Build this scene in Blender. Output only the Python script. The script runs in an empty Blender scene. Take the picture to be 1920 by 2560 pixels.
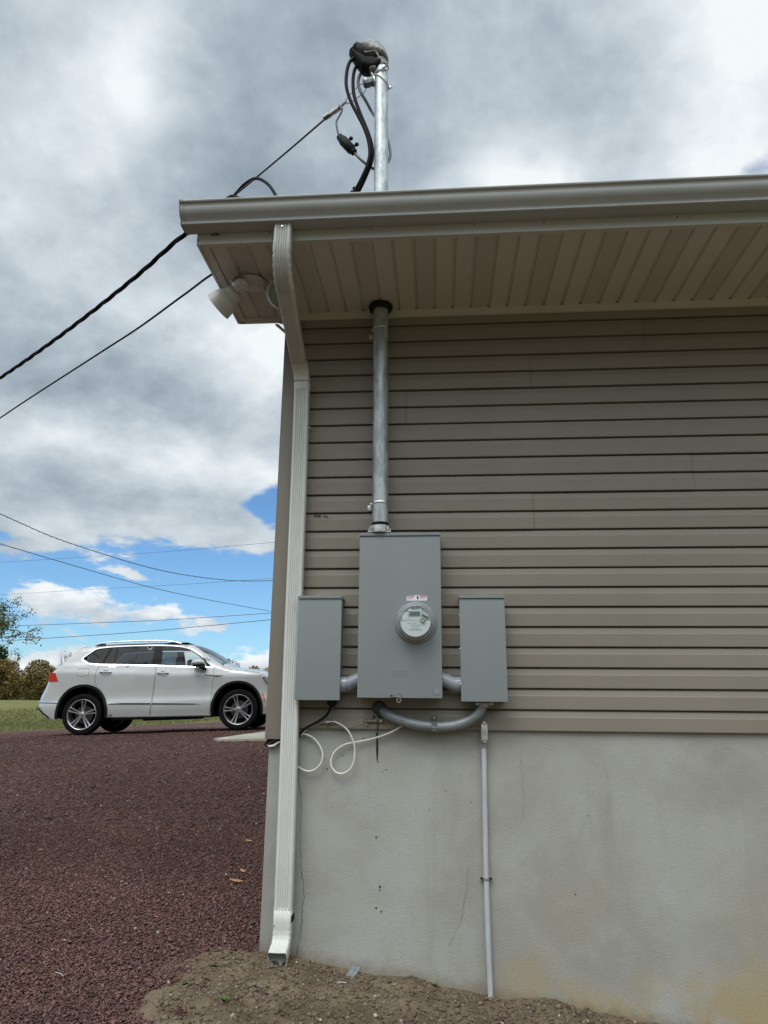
import bpy, bmesh, math, random
import numpy as np
from mathutils import Vector, Matrix, noise
from mathutils.geometry import delaunay_2d_cdt
random.seed(7)
C = bpy.context.scene.collection
S = bpy.context.scene
rad = math.radians

# ------------------------------------------------------------------ camera
cam_d = bpy.data.cameras.new("camera")
cam = bpy.data.objects.new("camera", cam_d); C.objects.link(cam); S.camera = cam
PIT, ROL, YAW = 0.267115, 0.0083617, -0.0760168
fw = Vector((math.sin(YAW)*math.cos(PIT), math.cos(YAW)*math.cos(PIT), math.sin(PIT)))
r0 = Vector((math.cos(YAW), -math.sin(YAW), 0)); u0 = r0.cross(fw)
rr_ = math.cos(ROL)*r0 + math.sin(ROL)*u0; uu_ = -math.sin(ROL)*r0 + math.cos(ROL)*u0
cam.matrix_world = Matrix(((rr_.x, uu_.x, -fw.x, 0), (rr_.y, uu_.y, -fw.y, -3.66729),
                           (rr_.z, uu_.z, -fw.z, 0.1093949), (0, 0, 0, 1)))
cam_d.sensor_fit = 'VERTICAL'; cam_d.sensor_height = 32; cam_d.lens = 1775.0/2560*32
cam_d.clip_start = 0.05; cam_d.clip_end = 3000
S.render.resolution_x = 768; S.render.resolution_y = 1024

# ------------------------------------------------------------------ world: sky with broken cloud
SUN_EL, SUN_AZ = rad(61), rad(202)      # azimuth clockwise from +Y
world = bpy.data.worlds.new("World"); S.world = world; world.use_nodes = True
wt = world.node_tree; wt.nodes.clear()
class NT:
    """small helper to write node maths"""
    def __init__(s, t): s.t = t
    def new(s, k, **kw):
        n = s.t.nodes.new(k)
        for a, b in kw.items(): setattr(n, a, b)
        return n
    def put(s, sock, v):
        if isinstance(v, bpy.types.NodeSocket): s.t.links.new(v, sock)
        elif v is not None: sock.default_value = v
    def m(s, op, a, b=None, c=None, clamp=False):
        n = s.new('ShaderNodeMath', operation=op); n.use_clamp = clamp
        s.put(n.inputs[0], a); s.put(n.inputs[1], b)
        if c is not None: s.put(n.inputs[2], c)
        return n.outputs[0]
    def sm(s, v, lo, hi, a=0., b=1.):
        n = s.new('ShaderNodeMapRange', interpolation_type='SMOOTHSTEP')
        s.put(n.inputs[0], v); s.put(n.inputs[1], lo); s.put(n.inputs[2], hi); s.put(n.inputs[3], a); s.put(n.inputs[4], b)
        return n.outputs[0]
    def noise(s, vec, scale, detail=4, rough=.55, dist=0., out=0):
        n = s.new('ShaderNodeTexNoise'); s.put(n.inputs['Vector'], vec)
        n.inputs['Scale'].default_value = scale; n.inputs['Detail'].default_value = detail
        n.inputs['Roughness'].default_value = rough; n.inputs['Distortion'].default_value = dist
        return n.outputs[out]
    def mixc(s, f, a, b, mode='MIX'):
        n = s.new('ShaderNodeMix', data_type='RGBA', blend_type=mode)
        s.put(n.inputs[0], f)
        for k, v in ((6, a), (7, b)):
            s.put(n.inputs[k], v if isinstance(v, bpy.types.NodeSocket) else (*v[:3], 1))
        return n.outputs[2]
w = NT(wt)
tc = w.new('ShaderNodeTexCoord'); D = tc.outputs['Generated']
sep = w.new('ShaderNodeSeparateXYZ'); w.put(sep.inputs[0], D); dx, dy, dz = sep.outputs
az = w.m('MULTIPLY', w.m('ARCTAN2', dx, dy), 57.2958)
el = w.m('MULTIPLY', w.m('ARCSINE', dz), 57.2958)
# cloud-layer coordinates: flat layer seen in perspective
den = w.m('ADD', w.m('MAXIMUM', dz, 0.0), 0.42)
cv = w.new('ShaderNodeCombineXYZ'); w.put(cv.inputs[0], w.m('DIVIDE', dx, den)); w.put(cv.inputs[1], w.m('DIVIDE', dy, den))
CV = cv.outputs[0]
wrp = w.new('ShaderNodeVectorMath', operation='SUBTRACT'); w.put(wrp.inputs[0], w.noise(CV, 3.2, 4, .6, out=1)); wrp.inputs[1].default_value = (.5, .5, .5)
sepw = w.new('ShaderNodeSeparateXYZ'); w.put(sepw.inputs[0], wrp.outputs[0])
azw = w.m('ADD', az, w.m('MULTIPLY', sepw.outputs[0], 9.0)); elw = w.m('ADD', el, w.m('MULTIPLY', sepw.outputs[1], 6.0))
def blobs(lst, base):
    acc = base
    for a, e, sa, se, k in lst:
        q = w.m('ADD', w.m('POWER', w.m('ABSOLUTE', w.m('DIVIDE', w.m('SUBTRACT', azw, a), sa)), 2.0),
                w.m('POWER', w.m('ABSOLUTE', w.m('DIVIDE', w.m('SUBTRACT', elw, e), se)), 2.0))
        g = w.m('EXPONENT', w.m('MULTIPLY', q, -1.0))
        acc = w.m('MULTIPLY_ADD', g, k, acc)
    return acc
n1 = w.noise(CV, 2.1, 9, .58, .0); n2 = w.noise(CV, 6.0, 9, .62, .0)
lv = w.new('ShaderNodeCombineXYZ'); w.put(lv.inputs[0], w.m('MULTIPLY', az, .22)); w.put(lv.inputs[1], w.m('MULTIPLY', el, .60))
n4 = w.noise(lv.outputs[0], 1.0, 9, .60, .0)
lowk = w.sm(el, 17, 9)
nn = w.m('ADD', w.m('MULTIPLY', w.m('MULTIPLY', w.m('SUBTRACT', n4, .5), 2.7), lowk), w.m('ADD', w.m('MULTIPLY', w.m('SUBTRACT', n1, .5), 1.0), w.m('MULTIPLY', w.m('SUBTRACT', n2, .5), .75)))
cover0 = w.sm(el, 9.0, 15.5, -.10, 1.15)
cover = blobs([(-13.8, 15.9, 3.2, 2.0, -1.5), (28.5, 37.0, 2.5, 1.6, -.66), (-20, 10.2, 5, 1.6, -.5),
               (-28.5, 6.9, 4.2, 1.4, .85), (-22.3, 6.2, 2.4, .6, .85), (-23.5, 9.3, 2.8, .8, .65), (-17.5, 6.3, 1.6, .5, .6), (-30, 3.0, 5.0, 1.6, .7),
               (-22, 3.2, 5.0, .8, .4), (-15, 3.0, 3.8, 1.7, .95), (-34, 10.8, 4, 2.2, .5), (-18, 14.0, 6, 1.3, .6)], cover0)
dens = w.m('ADD', cover, nn)
mask = w.sm(dens, .22, .60)
shade = blobs([(-20, 43, 9, 8, -.26), (-4, 46, 9, 8, -.20), (-36, 25.5, 9, 4.5, -.13), (-23, 24, 8, 3.2, -.25), (-31, 15.5, 9, 2.2, -.14),
               (-35, 39, 4.5, 6, .14), (-29, 44, 3.5, 4.5, .26), (-15.5, 27.5, 4.5, 4, .42), (-17, 18.5, 5, 1.8, .24), (-28, 19.5, 9, 1.3, .16), (-30, 21, 5, 2, .1),
               (8, 39.5, 6, 2.4, .42), (29, 45, 5, 4, .34), (27, 38, 6, 3, .26), (-27, 7.8, 5, 1.2, .40), (-25, 6.2, 4, .7, -.12), (-22, 6.4, 3, .7, .30), (-18, 36, 7, 4, -.14),
               (-30, 3.2, 6, 1.5, .16), (-15, 4.2, 4, 1.2, .42), (-38, 33, 4, 3, .12), (14, 45, 8, 6, -.04)], .655)
n3a = w.noise(CV, 4.2, 10, .60, .0)
n3 = w.m('ADD', w.m('MULTIPLY', n3a, w.m('SUBTRACT', 1.0, w.m('MULTIPLY', lowk, .6))), w.m('MULTIPLY', n4, w.m('MULTIPLY', lowk, .6)))
shade = w.m('ADD', shade, w.m('MULTIPLY', w.m('SUBTRACT', n3, .5), .85))
shade = w.m('ADD', shade, w.m('MULTIPLY', w.m('SUBTRACT', n2, .5), .62))
rmp = w.new('ShaderNodeValToRGB'); w.put(rmp.inputs[0], shade)
cr = rmp.color_ramp; cr.elements[0].position = .10; cr.elements[0].color = (.20, .245, .29, 1)
cr.elements[1].position = .95; cr.elements[1].color = (.90, .95, .97, 1)
for p_, c_ in ((.32, (.275, .335, .40, 1)), (.52, (.43, .505, .57, 1)), (.72, (.63, .70, .76, 1))):
    e_ = cr.elements.new(p_); e_.color = c_
# unseen sky behind the camera, brightened to light the wall and car
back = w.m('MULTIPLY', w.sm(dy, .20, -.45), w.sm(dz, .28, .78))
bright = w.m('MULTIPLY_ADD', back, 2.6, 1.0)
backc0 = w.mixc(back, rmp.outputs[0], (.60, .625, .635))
backc = w.mixc(w.m('MULTIPLY', w.sm(dy, .05, -.25), w.sm(dz, .38, .05)), backc0, (.10, .105, .10))  # low part of that unseen sky darkened to deepen shade under the eave
sky = w.new('ShaderNodeTexSky', sky_type='NISHITA'); sky.sun_disc = False
sky.sun_elevation = SUN_EL; sky.sun_rotation = SUN_AZ; sky.air_density = 1.0; sky.dust_density = .4; sky.ozone_density = 2.0
skyc = w.new('ShaderNodeVectorMath', operation='MULTIPLY'); w.put(skyc.inputs[0], sky.outputs[0]); skyc.inputs[1].default_value = (.86, 1.2, 1.46)
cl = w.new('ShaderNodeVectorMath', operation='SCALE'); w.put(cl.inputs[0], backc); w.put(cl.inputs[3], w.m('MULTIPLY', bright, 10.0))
mask2 = w.m('MAXIMUM', mask, w.sm(dy, .1, -.3))
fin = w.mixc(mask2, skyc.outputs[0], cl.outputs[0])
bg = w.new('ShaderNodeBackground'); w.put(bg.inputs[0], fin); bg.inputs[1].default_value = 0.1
wo = w.new('ShaderNodeOutputWorld'); w.put(wo.inputs[0], bg.outputs[0])
# ------------------------------------------------------------------ sun (veiled)
sd = bpy.data.lights.new("sun", 'SUN'); sd.energy = 1.3; sd.angle = rad(24); sd.color = (1, .975, .94)
sun = bpy.data.objects.new("sun", sd); C.objects.link(sun)
sv = Vector((math.sin(SUN_AZ)*math.cos(SUN_EL), math.cos(SUN_AZ)*math.cos(SUN_EL), math.sin(SUN_EL)))
sun.rotation_euler = sv.to_track_quat('Z', 'Y').to_euler(); sun.location = (0, -10, 20)
S.view_settings.view_transform = 'Standard'; S.view_settings.look = 'None'
S.view_settings.exposure = 0.0; S.view_settings.gamma = 1.0
S.render.engine = 'CYCLES'

# ------------------------------------------------------------------ materials
def mat(name, col, rough=.6, metal=0., col2=None, ns=3., nf=(.35, .65), stretch=(1, 1, 1), bump=0., bs=40., bstretch=(1, 1, 1),
        coat=0., island=None, spec=.5, speck=None, detail=6, bdist=.01, vary=None):
    m = bpy.data.materials.new(name); m.use_nodes = True; t = m.node_tree; q = NT(t)
    b = t.nodes['Principled BSDF']; b.inputs['Roughness'].default_value = rough; b.inputs['Metallic'].default_value = metal
    b.inputs['Specular IOR Level'].default_value = spec
    if coat: b.inputs['Coat Weight'].default_value = coat; b.inputs['Coat Roughness'].default_value = .05
    o = q.new('ShaderNodeTexCoord').outputs['Object']
    def st(v):
        mp = q.new('ShaderNodeMapping'); q.put(mp.inputs[0], o); mp.inputs[3].default_value = v; return mp.outputs[0]
    c = (*col, 1)
    if col2 is not None:
        f = q.sm(q.noise(st(stretch), ns, detail, .6), nf[0], nf[1]); c = q.mixc(f, col, col2)
    if island is not None:
        g = q.new('ShaderNodeNewGeometry').outputs['Random Per Island']
        r = q.new('ShaderNodeValToRGB'); q.put(r.inputs[0], g); r.color_ramp.interpolation = 'LINEAR'
        n = len(island)
        r.color_ramp.elements[0].color = (*island[0], 1); r.color_ramp.elements[1].color = (*island[-1], 1)
        for i in range(1, n-1):
            e = r.color_ramp.elements.new(i/(n-1)); e.color = (*island[i], 1)
        c = r.outputs[0]
    if speck is not None:   # (colour, scale, lo, hi)
        f = q.sm(q.noise(st((1, 1, 1)), speck[1], 3, .6), speck[2], speck[3]); c = q.mixc(f, c if isinstance(c, bpy.types.NodeSocket) else col, speck[0])
    q.put(b.inputs['Base Color'], c)
    if vary:
        L = [l for l in t.links if l.to_socket == b.inputs['Base Color']]
        k = q.sm(q.noise(o, vary[0], 4, .6), .3, .7, vary[1], vary[2]); vm = q.new('ShaderNodeVectorMath', operation='SCALE'); q.put(vm.inputs[0], c if isinstance(c, bpy.types.NodeSocket) else tuple(c[:3])); q.put(vm.inputs[3], k); q.put(b.inputs['Base Color'], vm.outputs[0])
    if bump:
        bn = q.new('ShaderNodeBump'); bn.inputs['Strength'].default_value = bump; bn.inputs['Distance'].default_value = bdist
        q.put(bn.inputs['Height'], q.noise(st(bstretch), bs, 4, .6)); q.put(b.inputs['Normal'], bn.outputs[0])
    return m
M = {}
M['siding'] = mat('siding vinyl', (.222, .201, .160), .55, col2=(.245, .222, .178), ns=1.3, bump=.22, bs=30, bstretch=(.6, 1, 9), bdist=.004)
M['corner'] = mat('corner vinyl', (.222, .201, .162), .5, col2=(.236, .214, .173), ns=4)
M['soffit'] = mat('soffit aluminium', (.53, .505, .44), .5, col2=(.50, .475, .41), ns=2)
M['cream'] = mat('cream aluminium', (.475, .49, .46), .38, col2=(.44, .45, .42), ns=2.5, stretch=(1, 3, 3), speck=((.33, .31, .26), 25, .68, .78))
M['gutter'] = mat('gutter paint', (.355, .370, .357), .32, col2=(.32, .334, .322), ns=3, stretch=(.6, 2, 2), speck=((.22, .21, .17), 8, .70, .82))
M['spout'] = mat('downspout paint', (.68, .70, .67), .35, col2=(.62, .64, .61), ns=2, speck=((.45, .44, .38), 9, .72, .82))
M['roofsh'] = mat('roof shingle', (.07, .065, .06), .9, col2=(.11, .10, .09), ns=12, bump=.6, bs=60)
M['graybox'] = mat('grey enamel', (.230, .262, .272), .42, col2=(.242, .274, .284), ns=3, stretch=(1.5, 1.5, .8), bump=.04, bs=180)
M['galv'] = mat('galvanised steel', (.34, .375, .385), .42, .55, col2=(.52, .57, .585), ns=28, nf=(.4, .6), stretch=(1, 1, .35), bump=.12, bs=50, detail=8)
M['alu'] = mat('cast aluminium', (.60, .60, .58), .45, .75, col2=(.42, .42, .41), ns=25, bump=.15, bs=80)
M['dullalu'] = mat('weathered cast metal', (.30, .31, .31), .6, .45, col2=(.17, .175, .17), ns=18, nf=(.42, .58), bump=.25, bs=45)
M['steel'] = mat('bright steel', (.72, .72, .70), .25, 1.0)
M['dark'] = mat('dark rubber', (.010, .0105, .011), .7, spec=.15, col2=(.018, .018, .018), ns=20, bump=.2, bs=60)
M['cable'] = mat('black cable sheath', (.008, .008, .009), .6, spec=.15)
M['wire'] = mat('aged conductor', (.06, .06, .062), .5, col2=(.10, .10, .10), ns=30)
M['farwire'] = mat('far conductor', (.05, .055, .065), .6)
M['white_cable'] = mat('white cable sheath', (.78, .78, .70), .45, col2=(.70, .70, .62), ns=12)
M['putty'] = mat('duct seal putty', (.028, .033, .034), .75, col2=(.06, .065, .065), ns=30, bump=.7, bs=40, bdist=.006)
M['pvc'] = mat('grey pvc', (.29, .32, .37), .25, col2=(.26, .29, .335), ns=8)
M['emt'] = mat('grey conduit paint', (.175, .205, .215), .42, .1, col2=(.23, .265, .275), ns=6, stretch=(2, 6, 6), bump=.05, bs=60)
M['ltconduit'] = mat('light grey conduit', (.52, .545, .57), .35, col2=(.47, .49, .51), ns=6)
M['lbbody'] = mat('cast conduit body', (.42, .41, .38), .5, .3, col2=(.34, .33, .30), ns=30, bump=.2, bs=80)
M['brass'] = mat('tarnished brass', (.11, .085, .055), .45, .8, col2=(.18, .15, .11), ns=80)
M['whitepl'] = mat('white plastic', (.56, .56, .53), .45, col2=(.50, .50, .47), ns=8)
M['greywhite'] = mat('lamp lens', (.15, .165, .165), .12, coat=.6)
M['label_white'] = mat('label paper', (.85, .83, .85), .5)
M['label_red'] = mat('label red', (.48, .035, .05), .5)
M['ink'] = mat('ink black', (.01, .01, .012), .6)
M['inkgrey'] = mat('ink grey', (.22, .26, .28), .6)
M['lcd'] = mat('display', (.20, .26, .24), .3, spec=.4)
M['lcddig'] = mat('display digits', (.055, .08, .07), .4)
M['face'] = mat('meter faceplate', (.45, .51, .51), .45, col2=(.40, .46, .47), ns=15)
M['facelow'] = mat('meter nameplate', (.66, .72, .71), .45)
M['insul'] = mat('insulator glaze', (.10, .14, .13), .3, coat=.5)
M['screwblk'] = mat('screw head', (.03, .025, .02), .5)
M['green'] = mat('green ground wire', (.05, .11, .09), .5)
M['stain'] = mat('old sealant streak', (.022, .026, .028), .7)

# foundation stucco: float texture, damp yellow staining low down, faint cracks
def stucco():
    m = bpy.data.materials.new('stucco'); m.use_nodes = True; q = NT(m.node_tree); b = m.node_tree.nodes['Principled BSDF']
    b.inputs['Roughness'].default_value = .9; b.inputs['Specular IOR Level'].default_value = .2
    o = q.new('ShaderNodeTexCoord').outputs['Object']; s = q.new('ShaderNodeSeparateXYZ'); q.put(s.inputs[0], o); X, Y, Z = s.outputs
    nb = q.noise(o, 1.6, 6, .6, .4); ns = q.noise(o, 5, 5, .6); nf = q.noise(o, 140, 3, .7)
    c = q.mixc(q.sm(nb, .35, .68), (.335, .332, .300), (.420, .422, .392))
    c = q.mixc(q.m('MULTIPLY', q.sm(ns, .5, .72), .35), c, (.46, .465, .45))
    mp = q.new('ShaderNodeMapping'); q.put(mp.inputs[0], o); mp.inputs[3].default_value = (7, 1, .8)
    c = q.mixc(q.m('MULTIPLY', q.sm(q.noise(mp.outputs[0], 1.0, 4, .6), .58, .8), .35), c, (.25, .245, .22))
    # yellow damp stain, right of the conduit and low
    hz = q.m('ADD', Z, q.m('MULTIPLY', q.m('SUBTRACT', q.noise(o, 3.2, 3, .5), .5), .55))
    xr = q.sm(X, .0, .55)
    st = q.m('MULTIPLY', q.m('MULTIPLY', q.sm(hz, -.90, -1.22), xr), q.sm(q.noise(o, 2.6, 4, .6), .36, .56))
    c = q.mixc(q.m('MULTIPLY', st, .85), c, (.40, .315, .16))
    st2 = q.m('MULTIPLY', q.sm(hz, -.45, -1.0), q.sm(q.noise(o, 1.3, 2, .5), .42, .62))
    c = q.mixc(q.m('MULTIPLY', q.m('MULTIPLY', st2, xr), .35), c, (.37, .33, .225))
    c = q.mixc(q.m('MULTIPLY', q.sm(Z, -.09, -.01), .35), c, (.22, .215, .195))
    c = q.mixc(q.m('MULTIPLY', q.sm(nf, .45, .75), .25), c, (.21, .205, .185))
    gl = q.m('ADD', Z, q.m('MULTIPLY_ADD', X, .135, 1.115))      # height above the soil line
    gl = q.m('ADD', gl, q.m('MULTIPLY', q.m('SUBTRACT', q.noise(o, 22, 4, .7), .5), .10))
    c = q.mixc(q.m('MULTIPLY', q.sm(gl, .07, .0), .55), c, (.20, .155, .10))
    sp_ = q.m('MULTIPLY', q.sm(q.noise(o, 75, 3, .6), .62, .70), q.sm(gl, .30, .0))
    c = q.mixc(q.m('MULTIPLY', sp_, .5), c, (.22, .175, .12))
    q.put(b.inputs['Base Color'], c)
    bn = q.new('ShaderNodeBump'); bn.inputs['Strength'].default_value = .32; bn.inputs['Distance'].default_value = .004
    q.put(bn.inputs['Height'], q.m('ADD', nf, q.m('MULTIPLY', q.noise(o, 60, 3, .6, 1.5), 1.2))); q.put(b.inputs['Normal'], bn.outputs[0])
    return m
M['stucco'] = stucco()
# vented soffit: staggered lattice of small punched holes
def vented():
    m = bpy.data.materials.new('vented soffit'); m.use_nodes = True; q = NT(m.node_tree); b = m.node_tree.nodes['Principled BSDF']
    b.inputs['Roughness'].default_value = .5
    o = q.new('ShaderNodeTexCoord').outputs['Object']; s = q.new('ShaderNodeSeparateXYZ'); q.put(s.inputs[0], o); X, Y, Z = s.outputs
    k = math.pi/.0095
    a = q.m('SINE', q.m('MULTIPLY', q.m('ADD', X, Y), k)); bb = q.m('SINE', q.m('MULTIPLY', q.m('SUBTRACT', X, Y), k))
    f = q.sm(q.m('MULTIPLY', q.m('ABSOLUTE', a), q.m('ABSOLUTE', bb)), .60, .80)
    c = q.mixc(f, (.54, .515, .45), (.12, .11, .095)); q.put(b.inputs['Base Color'], c)
    return m
M['vent'] = vented()

# ------------------------------------------------------------------ mesh helpers
def link(name, bm, m, parent=None, smooth=None, loc=None):
    me = bpy.data.meshes.new(name); bm.normal_update(); bm.to_mesh(me); bm.free()
    for mm in (m if isinstance(m, (list, tuple)) else [m]): me.materials.append(mm)
    if smooth is not None:
        me.shade_smooth()
        if smooth < 180: me.set_sharp_from_angle(angle=rad(smooth))
    o = bpy.data.objects.new(name, me); C.objects.link(o)
    if parent is not None: adopt(o, parent)
    if loc: o.location = loc
    return o
WM = {}
def adopt(o, parent, local=False):
    o.parent = parent
    if not local: o.matrix_parent_inverse = WM.get(parent.name, Matrix.Identity(4)).inverted()
def tag(o, label=None, cat=None, group=None, kind=None):
    if label: o['label'] = label
    if cat: o['category'] = cat
    if group: o['group'] = group
    if kind: o['kind'] = kind
    return o
def thing(name, label, cat, loc=(0, 0, 0), group=None):
    o = bpy.data.objects.new(name, None); C.objects.link(o); o.location = loc; o.empty_display_size = .1; WM[o.name] = Matrix.Translation(loc)
    return tag(o, label, cat, group)
def box(bm, a, b, bev=0., mi=0, rot=None):
    a = Vector(a); b = Vector(b); c = (a+b)/2; d = b-a
    mt = Matrix.Translation(c) @ (rot or Matrix.Identity(4)) @ Matrix.Diagonal((abs(d.x), abs(d.y), abs(d.z), 1))
    r = bmesh.ops.create_cube(bm, size=1, matrix=mt)
    fs = set(f for v in r['verts'] for f in v.link_faces)
    for f in fs: f.material_index = mi
    if bev:
        es = list(set(e for v in r['verts'] for e in v.link_edges))
        bmesh.ops.bevel(bm, geom=es, offset=bev, segments=2, affect='EDGES', profile=.7)
def cyl(bm, a, b, r, r2=None, n=20, mi=0, cap=True):
    a = Vector(a); b = Vector(b); d = b-a; q = d.to_track_quat('Z', 'Y').to_matrix().to_4x4()
    rs = bmesh.ops.create_cone(bm, cap_ends=cap, segments=n, radius1=r, radius2=r if r2 is None else r2, depth=d.length,
                               matrix=Matrix.Translation((a+b)/2) @ q)
    for f in set(f for v in rs['verts'] for f in v.link_faces): f.material_index = mi
def sph(bm, c, r, sc=(1, 1, 1), n=16, rot=None):
    return bmesh.ops.create_uvsphere(bm, u_segments=n, v_segments=max(6, n//2), radius=r,
        matrix=Matrix.Translation(c) @ (rot or Matrix.Identity(4)) @ Matrix.Diagonal((*sc, 1)))
def catmull(P, k=8):
    P = [Vector(p) for p in P]
    if len(P) < 3: return P
    Q = [P[0]*2-P[1]] + P + [P[-1]*2-P[-2]]; out = []
    for i in range(1, len(Q)-2):
        p0, p1, p2, p3 = Q[i-1:i+3]
        for j in range(k):
            t = j/k
            out.append(.5*((2*p1)+(-p0+p2)*t+(2*p0-5*p1+4*p2-p3)*t*t+(-p0+3*p1-3*p2+p3)*t**3))
    out.append(P[-1]); return out
def tube(bm, P, r, n=10, smooth=True, k=8, cap=True, mi=0, sect=None, up=None):
    """tube along P; r a number or list; sect = list of (a,b) section points instead of a circle"""
    P = catmull(P, k) if smooth else [Vector(p) for p in P]
    N = len(P); rings = []
    T = [(P[min(i+1, N-1)]-P[max(i-1, 0)]).normalized() for i in range(N)]
    nrm = Vector(up) if up else (Vector((0, 0, 1)) if abs(T[0].z) < .9 else Vector((0, 1, 0)))
    for i in range(N):
        nrm = (nrm - T[i]*nrm.dot(T[i])).normalized(); bi = T[i].cross(nrm)
        R = r if isinstance(r, (int, float)) else r[0]+(r[-1]-r[0])*i/(N-1) if len(r) == 2 else r[min(i, len(r)-1)]
        sec = sect if sect else [(math.cos(2*math.pi*j/n)*R, math.sin(2*math.pi*j/n)*R) for j in range(n)]
        rings.append([bm.verts.new(P[i]+nrm*a+bi*b) for a, b in sec])
    n = len(rings[0])
    for i in range(N-1):
        for j in range(n):
            f = bm.faces.new((rings[i][j], rings[i][(j+1) % n], rings[i+1][(j+1) % n], rings[i+1][j])); f.material_index = mi
    if cap:
        bm.faces.new(rings[0]).material_index = mi; bm.faces.new(rings[-1][::-1]).material_index = mi
    bmesh.ops.recalc_face_normals(bm, faces=bm.faces[:])
    return rings
def lathe(bm, prof, n=32, mt=None, mi=0, close=False):
    """prof = [(r, h)], around Z then matrix mt"""
    mt = mt or Matrix.Identity(4); rings = []
    for r, h in prof:
        rings.append([bm.verts.new(mt @ Vector((r*math.cos(2*math.pi*j/n), r*math.sin(2*math.pi*j/n), h))) for j in range(n)])
    for i in range(len(prof)-1):
        for j in range(n):
            f = bm.faces.new((rings[i][j], rings[i][(j+1) % n], rings[i+1][(j+1) % n], rings[i+1][j])); f.material_index = mi
    if close:
        bm.faces.new(rings[0][::-1]).material_index = mi; bm.faces.new(rings[-1]).material_index = mi
    bmesh.ops.remove_doubles(bm, verts=bm.verts[:], dist=1e-6)
    return rings
def axis_mt(o, d, up=(0, 0, 1)):
    d = Vector(d).normalized(); q = d.to_track_quat('Z', 'Y').to_matrix().to_4x4()
    return Matrix.Translation(o) @ q
def extrude_x(bm, prof, x0, x1, mi=0, closed=True, nx=1, caps=True):
    """prof = [(y,z)] polygon extruded in X"""
    rs = []
    for i in range(nx+1):
        x = x0+(x1-x0)*i/nx; rs.append([bm.verts.new((x, y, z)) for y, z in prof])
    n = len(prof); rng = range(n) if closed else range(n-1)
    for i in range(nx):
        for j in rng:
            f = bm.faces.new((rs[i][j], rs[i][(j+1) % n], rs[i+1][(j+1) % n], rs[i+1][j])); f.material_index = mi
    if closed and caps:
        bm.faces.new(rs[0][::-1]).material_index = mi; bm.faces.new(rs[-1]).material_index = mi
    return rs
def inpoly(x, y, P):
    c = False; n = len(P); j = n-1
    for i in range(n):
        xi, yi = P[i]; xj, yj = P[j]
        if (yi > y) != (yj > y) and x < (xj-xi)*(y-yi)/(yj-yi)+xi: c = not c
        j = i
    return c
def segd(px, py, a, b):
    vx, vy = b[0]-a[0], b[1]-a[1]; L = vx*vx+vy*vy
    t = 0 if L == 0 else max(0, min(1, ((px-a[0])*vx+(py-a[1])*vy)/L))
    return math.hypot(px-a[0]-t*vx, py-a[1]-t*vy)
def pdist(x, y, P): return min(segd(x, y, P[i], P[(i+1) % len(P)]) for i in range(len(P)))
def resample(P, step, closed=True):
    out = []; n = len(P)
    for i in range(n if closed else n-1):
        a, b = P[i], P[(i+1) % n]; k = max(1, int(math.ceil(math.hypot(b[0]-a[0], b[1]-a[1])/step)))
        out += [(a[0]+(b[0]-a[0])*t/k, a[1]+(b[1]-a[1])*t/k) for t in range(k)]
    if not closed: out.append(P[-1])
    return out
def cdt(outer, holes=(), step=.03):
    """planar triangulation of outer minus holes with interior grid points -> verts2d, tris"""
    loops = [resample(outer, step)]+[resample(h, step) for h in holes]
    vs = []; es = []
    for L in loops:
        b = len(vs); n = len(L); vs += L; es += [(b+i, b+(i+1) % n) for i in range(n)]
    xs = [v[0] for v in loops[0]]; ys = [v[1] for v in loops[0]]
    y = min(ys)+step/2; r = 0
    while y < max(ys):
        x = min(xs)+step/2+(r % 2)*step/2
        while x < max(xs):
            if inpoly(x, y, loops[0]) and not any(inpoly(x, y, h) for h in loops[1:]) and min(pdist(x, y, L) for L in loops) > step*.45: vs.append((x, y))
            x += step
        y += step*.87; r += 1
    v, e, f, *_ = delaunay_2d_cdt([Vector(a) for a in vs], es, [], 0, 1e-6)
    tr = []
    for t in f:
        cx = sum(v[i][0] for i in t)/len(t); cy = sum(v[i][1] for i in t)/len(t)
        if inpoly(cx, cy, loops[0]) and not any(inpoly(cx, cy, h) for h in loops[1:]): tr.append(tuple(t))
    return [(a[0], a[1]) for a in v], tr
def inflate(bm, poly, y0, half, Dd, step=.012, back=1.0, jit=0.):
    """pillow solid whose XZ outline is poly, bulging in Y by up to half"""
    v, tr = cdt(poly, (), step); P = resample(poly, step)
    def h(x, z):
        d = min(pdist(x, z, P)/Dd, 1); k = math.sqrt(max(0, 1-(1-d)**2))
        return k*half*(1+jit*noise.noise(Vector((x*40, z*40, 3))))
    H = [h(*a) for a in v]
    A = [bm.verts.new((x, y0-hh, z)) for (x, z), hh in zip(v, H)]
    B = [a if hh < 1e-5 else bm.verts.new((x, y0+hh*back, z)) for (x, z), hh, a in zip(v, H, A)]
    for t in tr:
        try: bm.faces.new([A[i] for i in t])
        except ValueError: pass
        try: bm.faces.new([B[i] for i in t[::-1]])
        except ValueError: pass
    bmesh.ops.recalc_face_normals(bm, faces=bm.faces[:])
def prism_xz(bm, poly, y0, y1, mi=0):
    A = [bm.verts.new((x, y0, z)) for x, z in poly]; B = [bm.verts.new((x, y1, z)) for x, z in poly]; n = len(poly)
    fs = [bm.faces.new(A), bm.faces.new(B[::-1])]+[bm.faces.new((A[i], B[i], B[(i+1) % n], A[(i+1) % n])) for i in range(n)]
    for f in fs: f.material_index = mi
    bmesh.ops.recalc_face_normals(bm, faces=fs)
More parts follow.
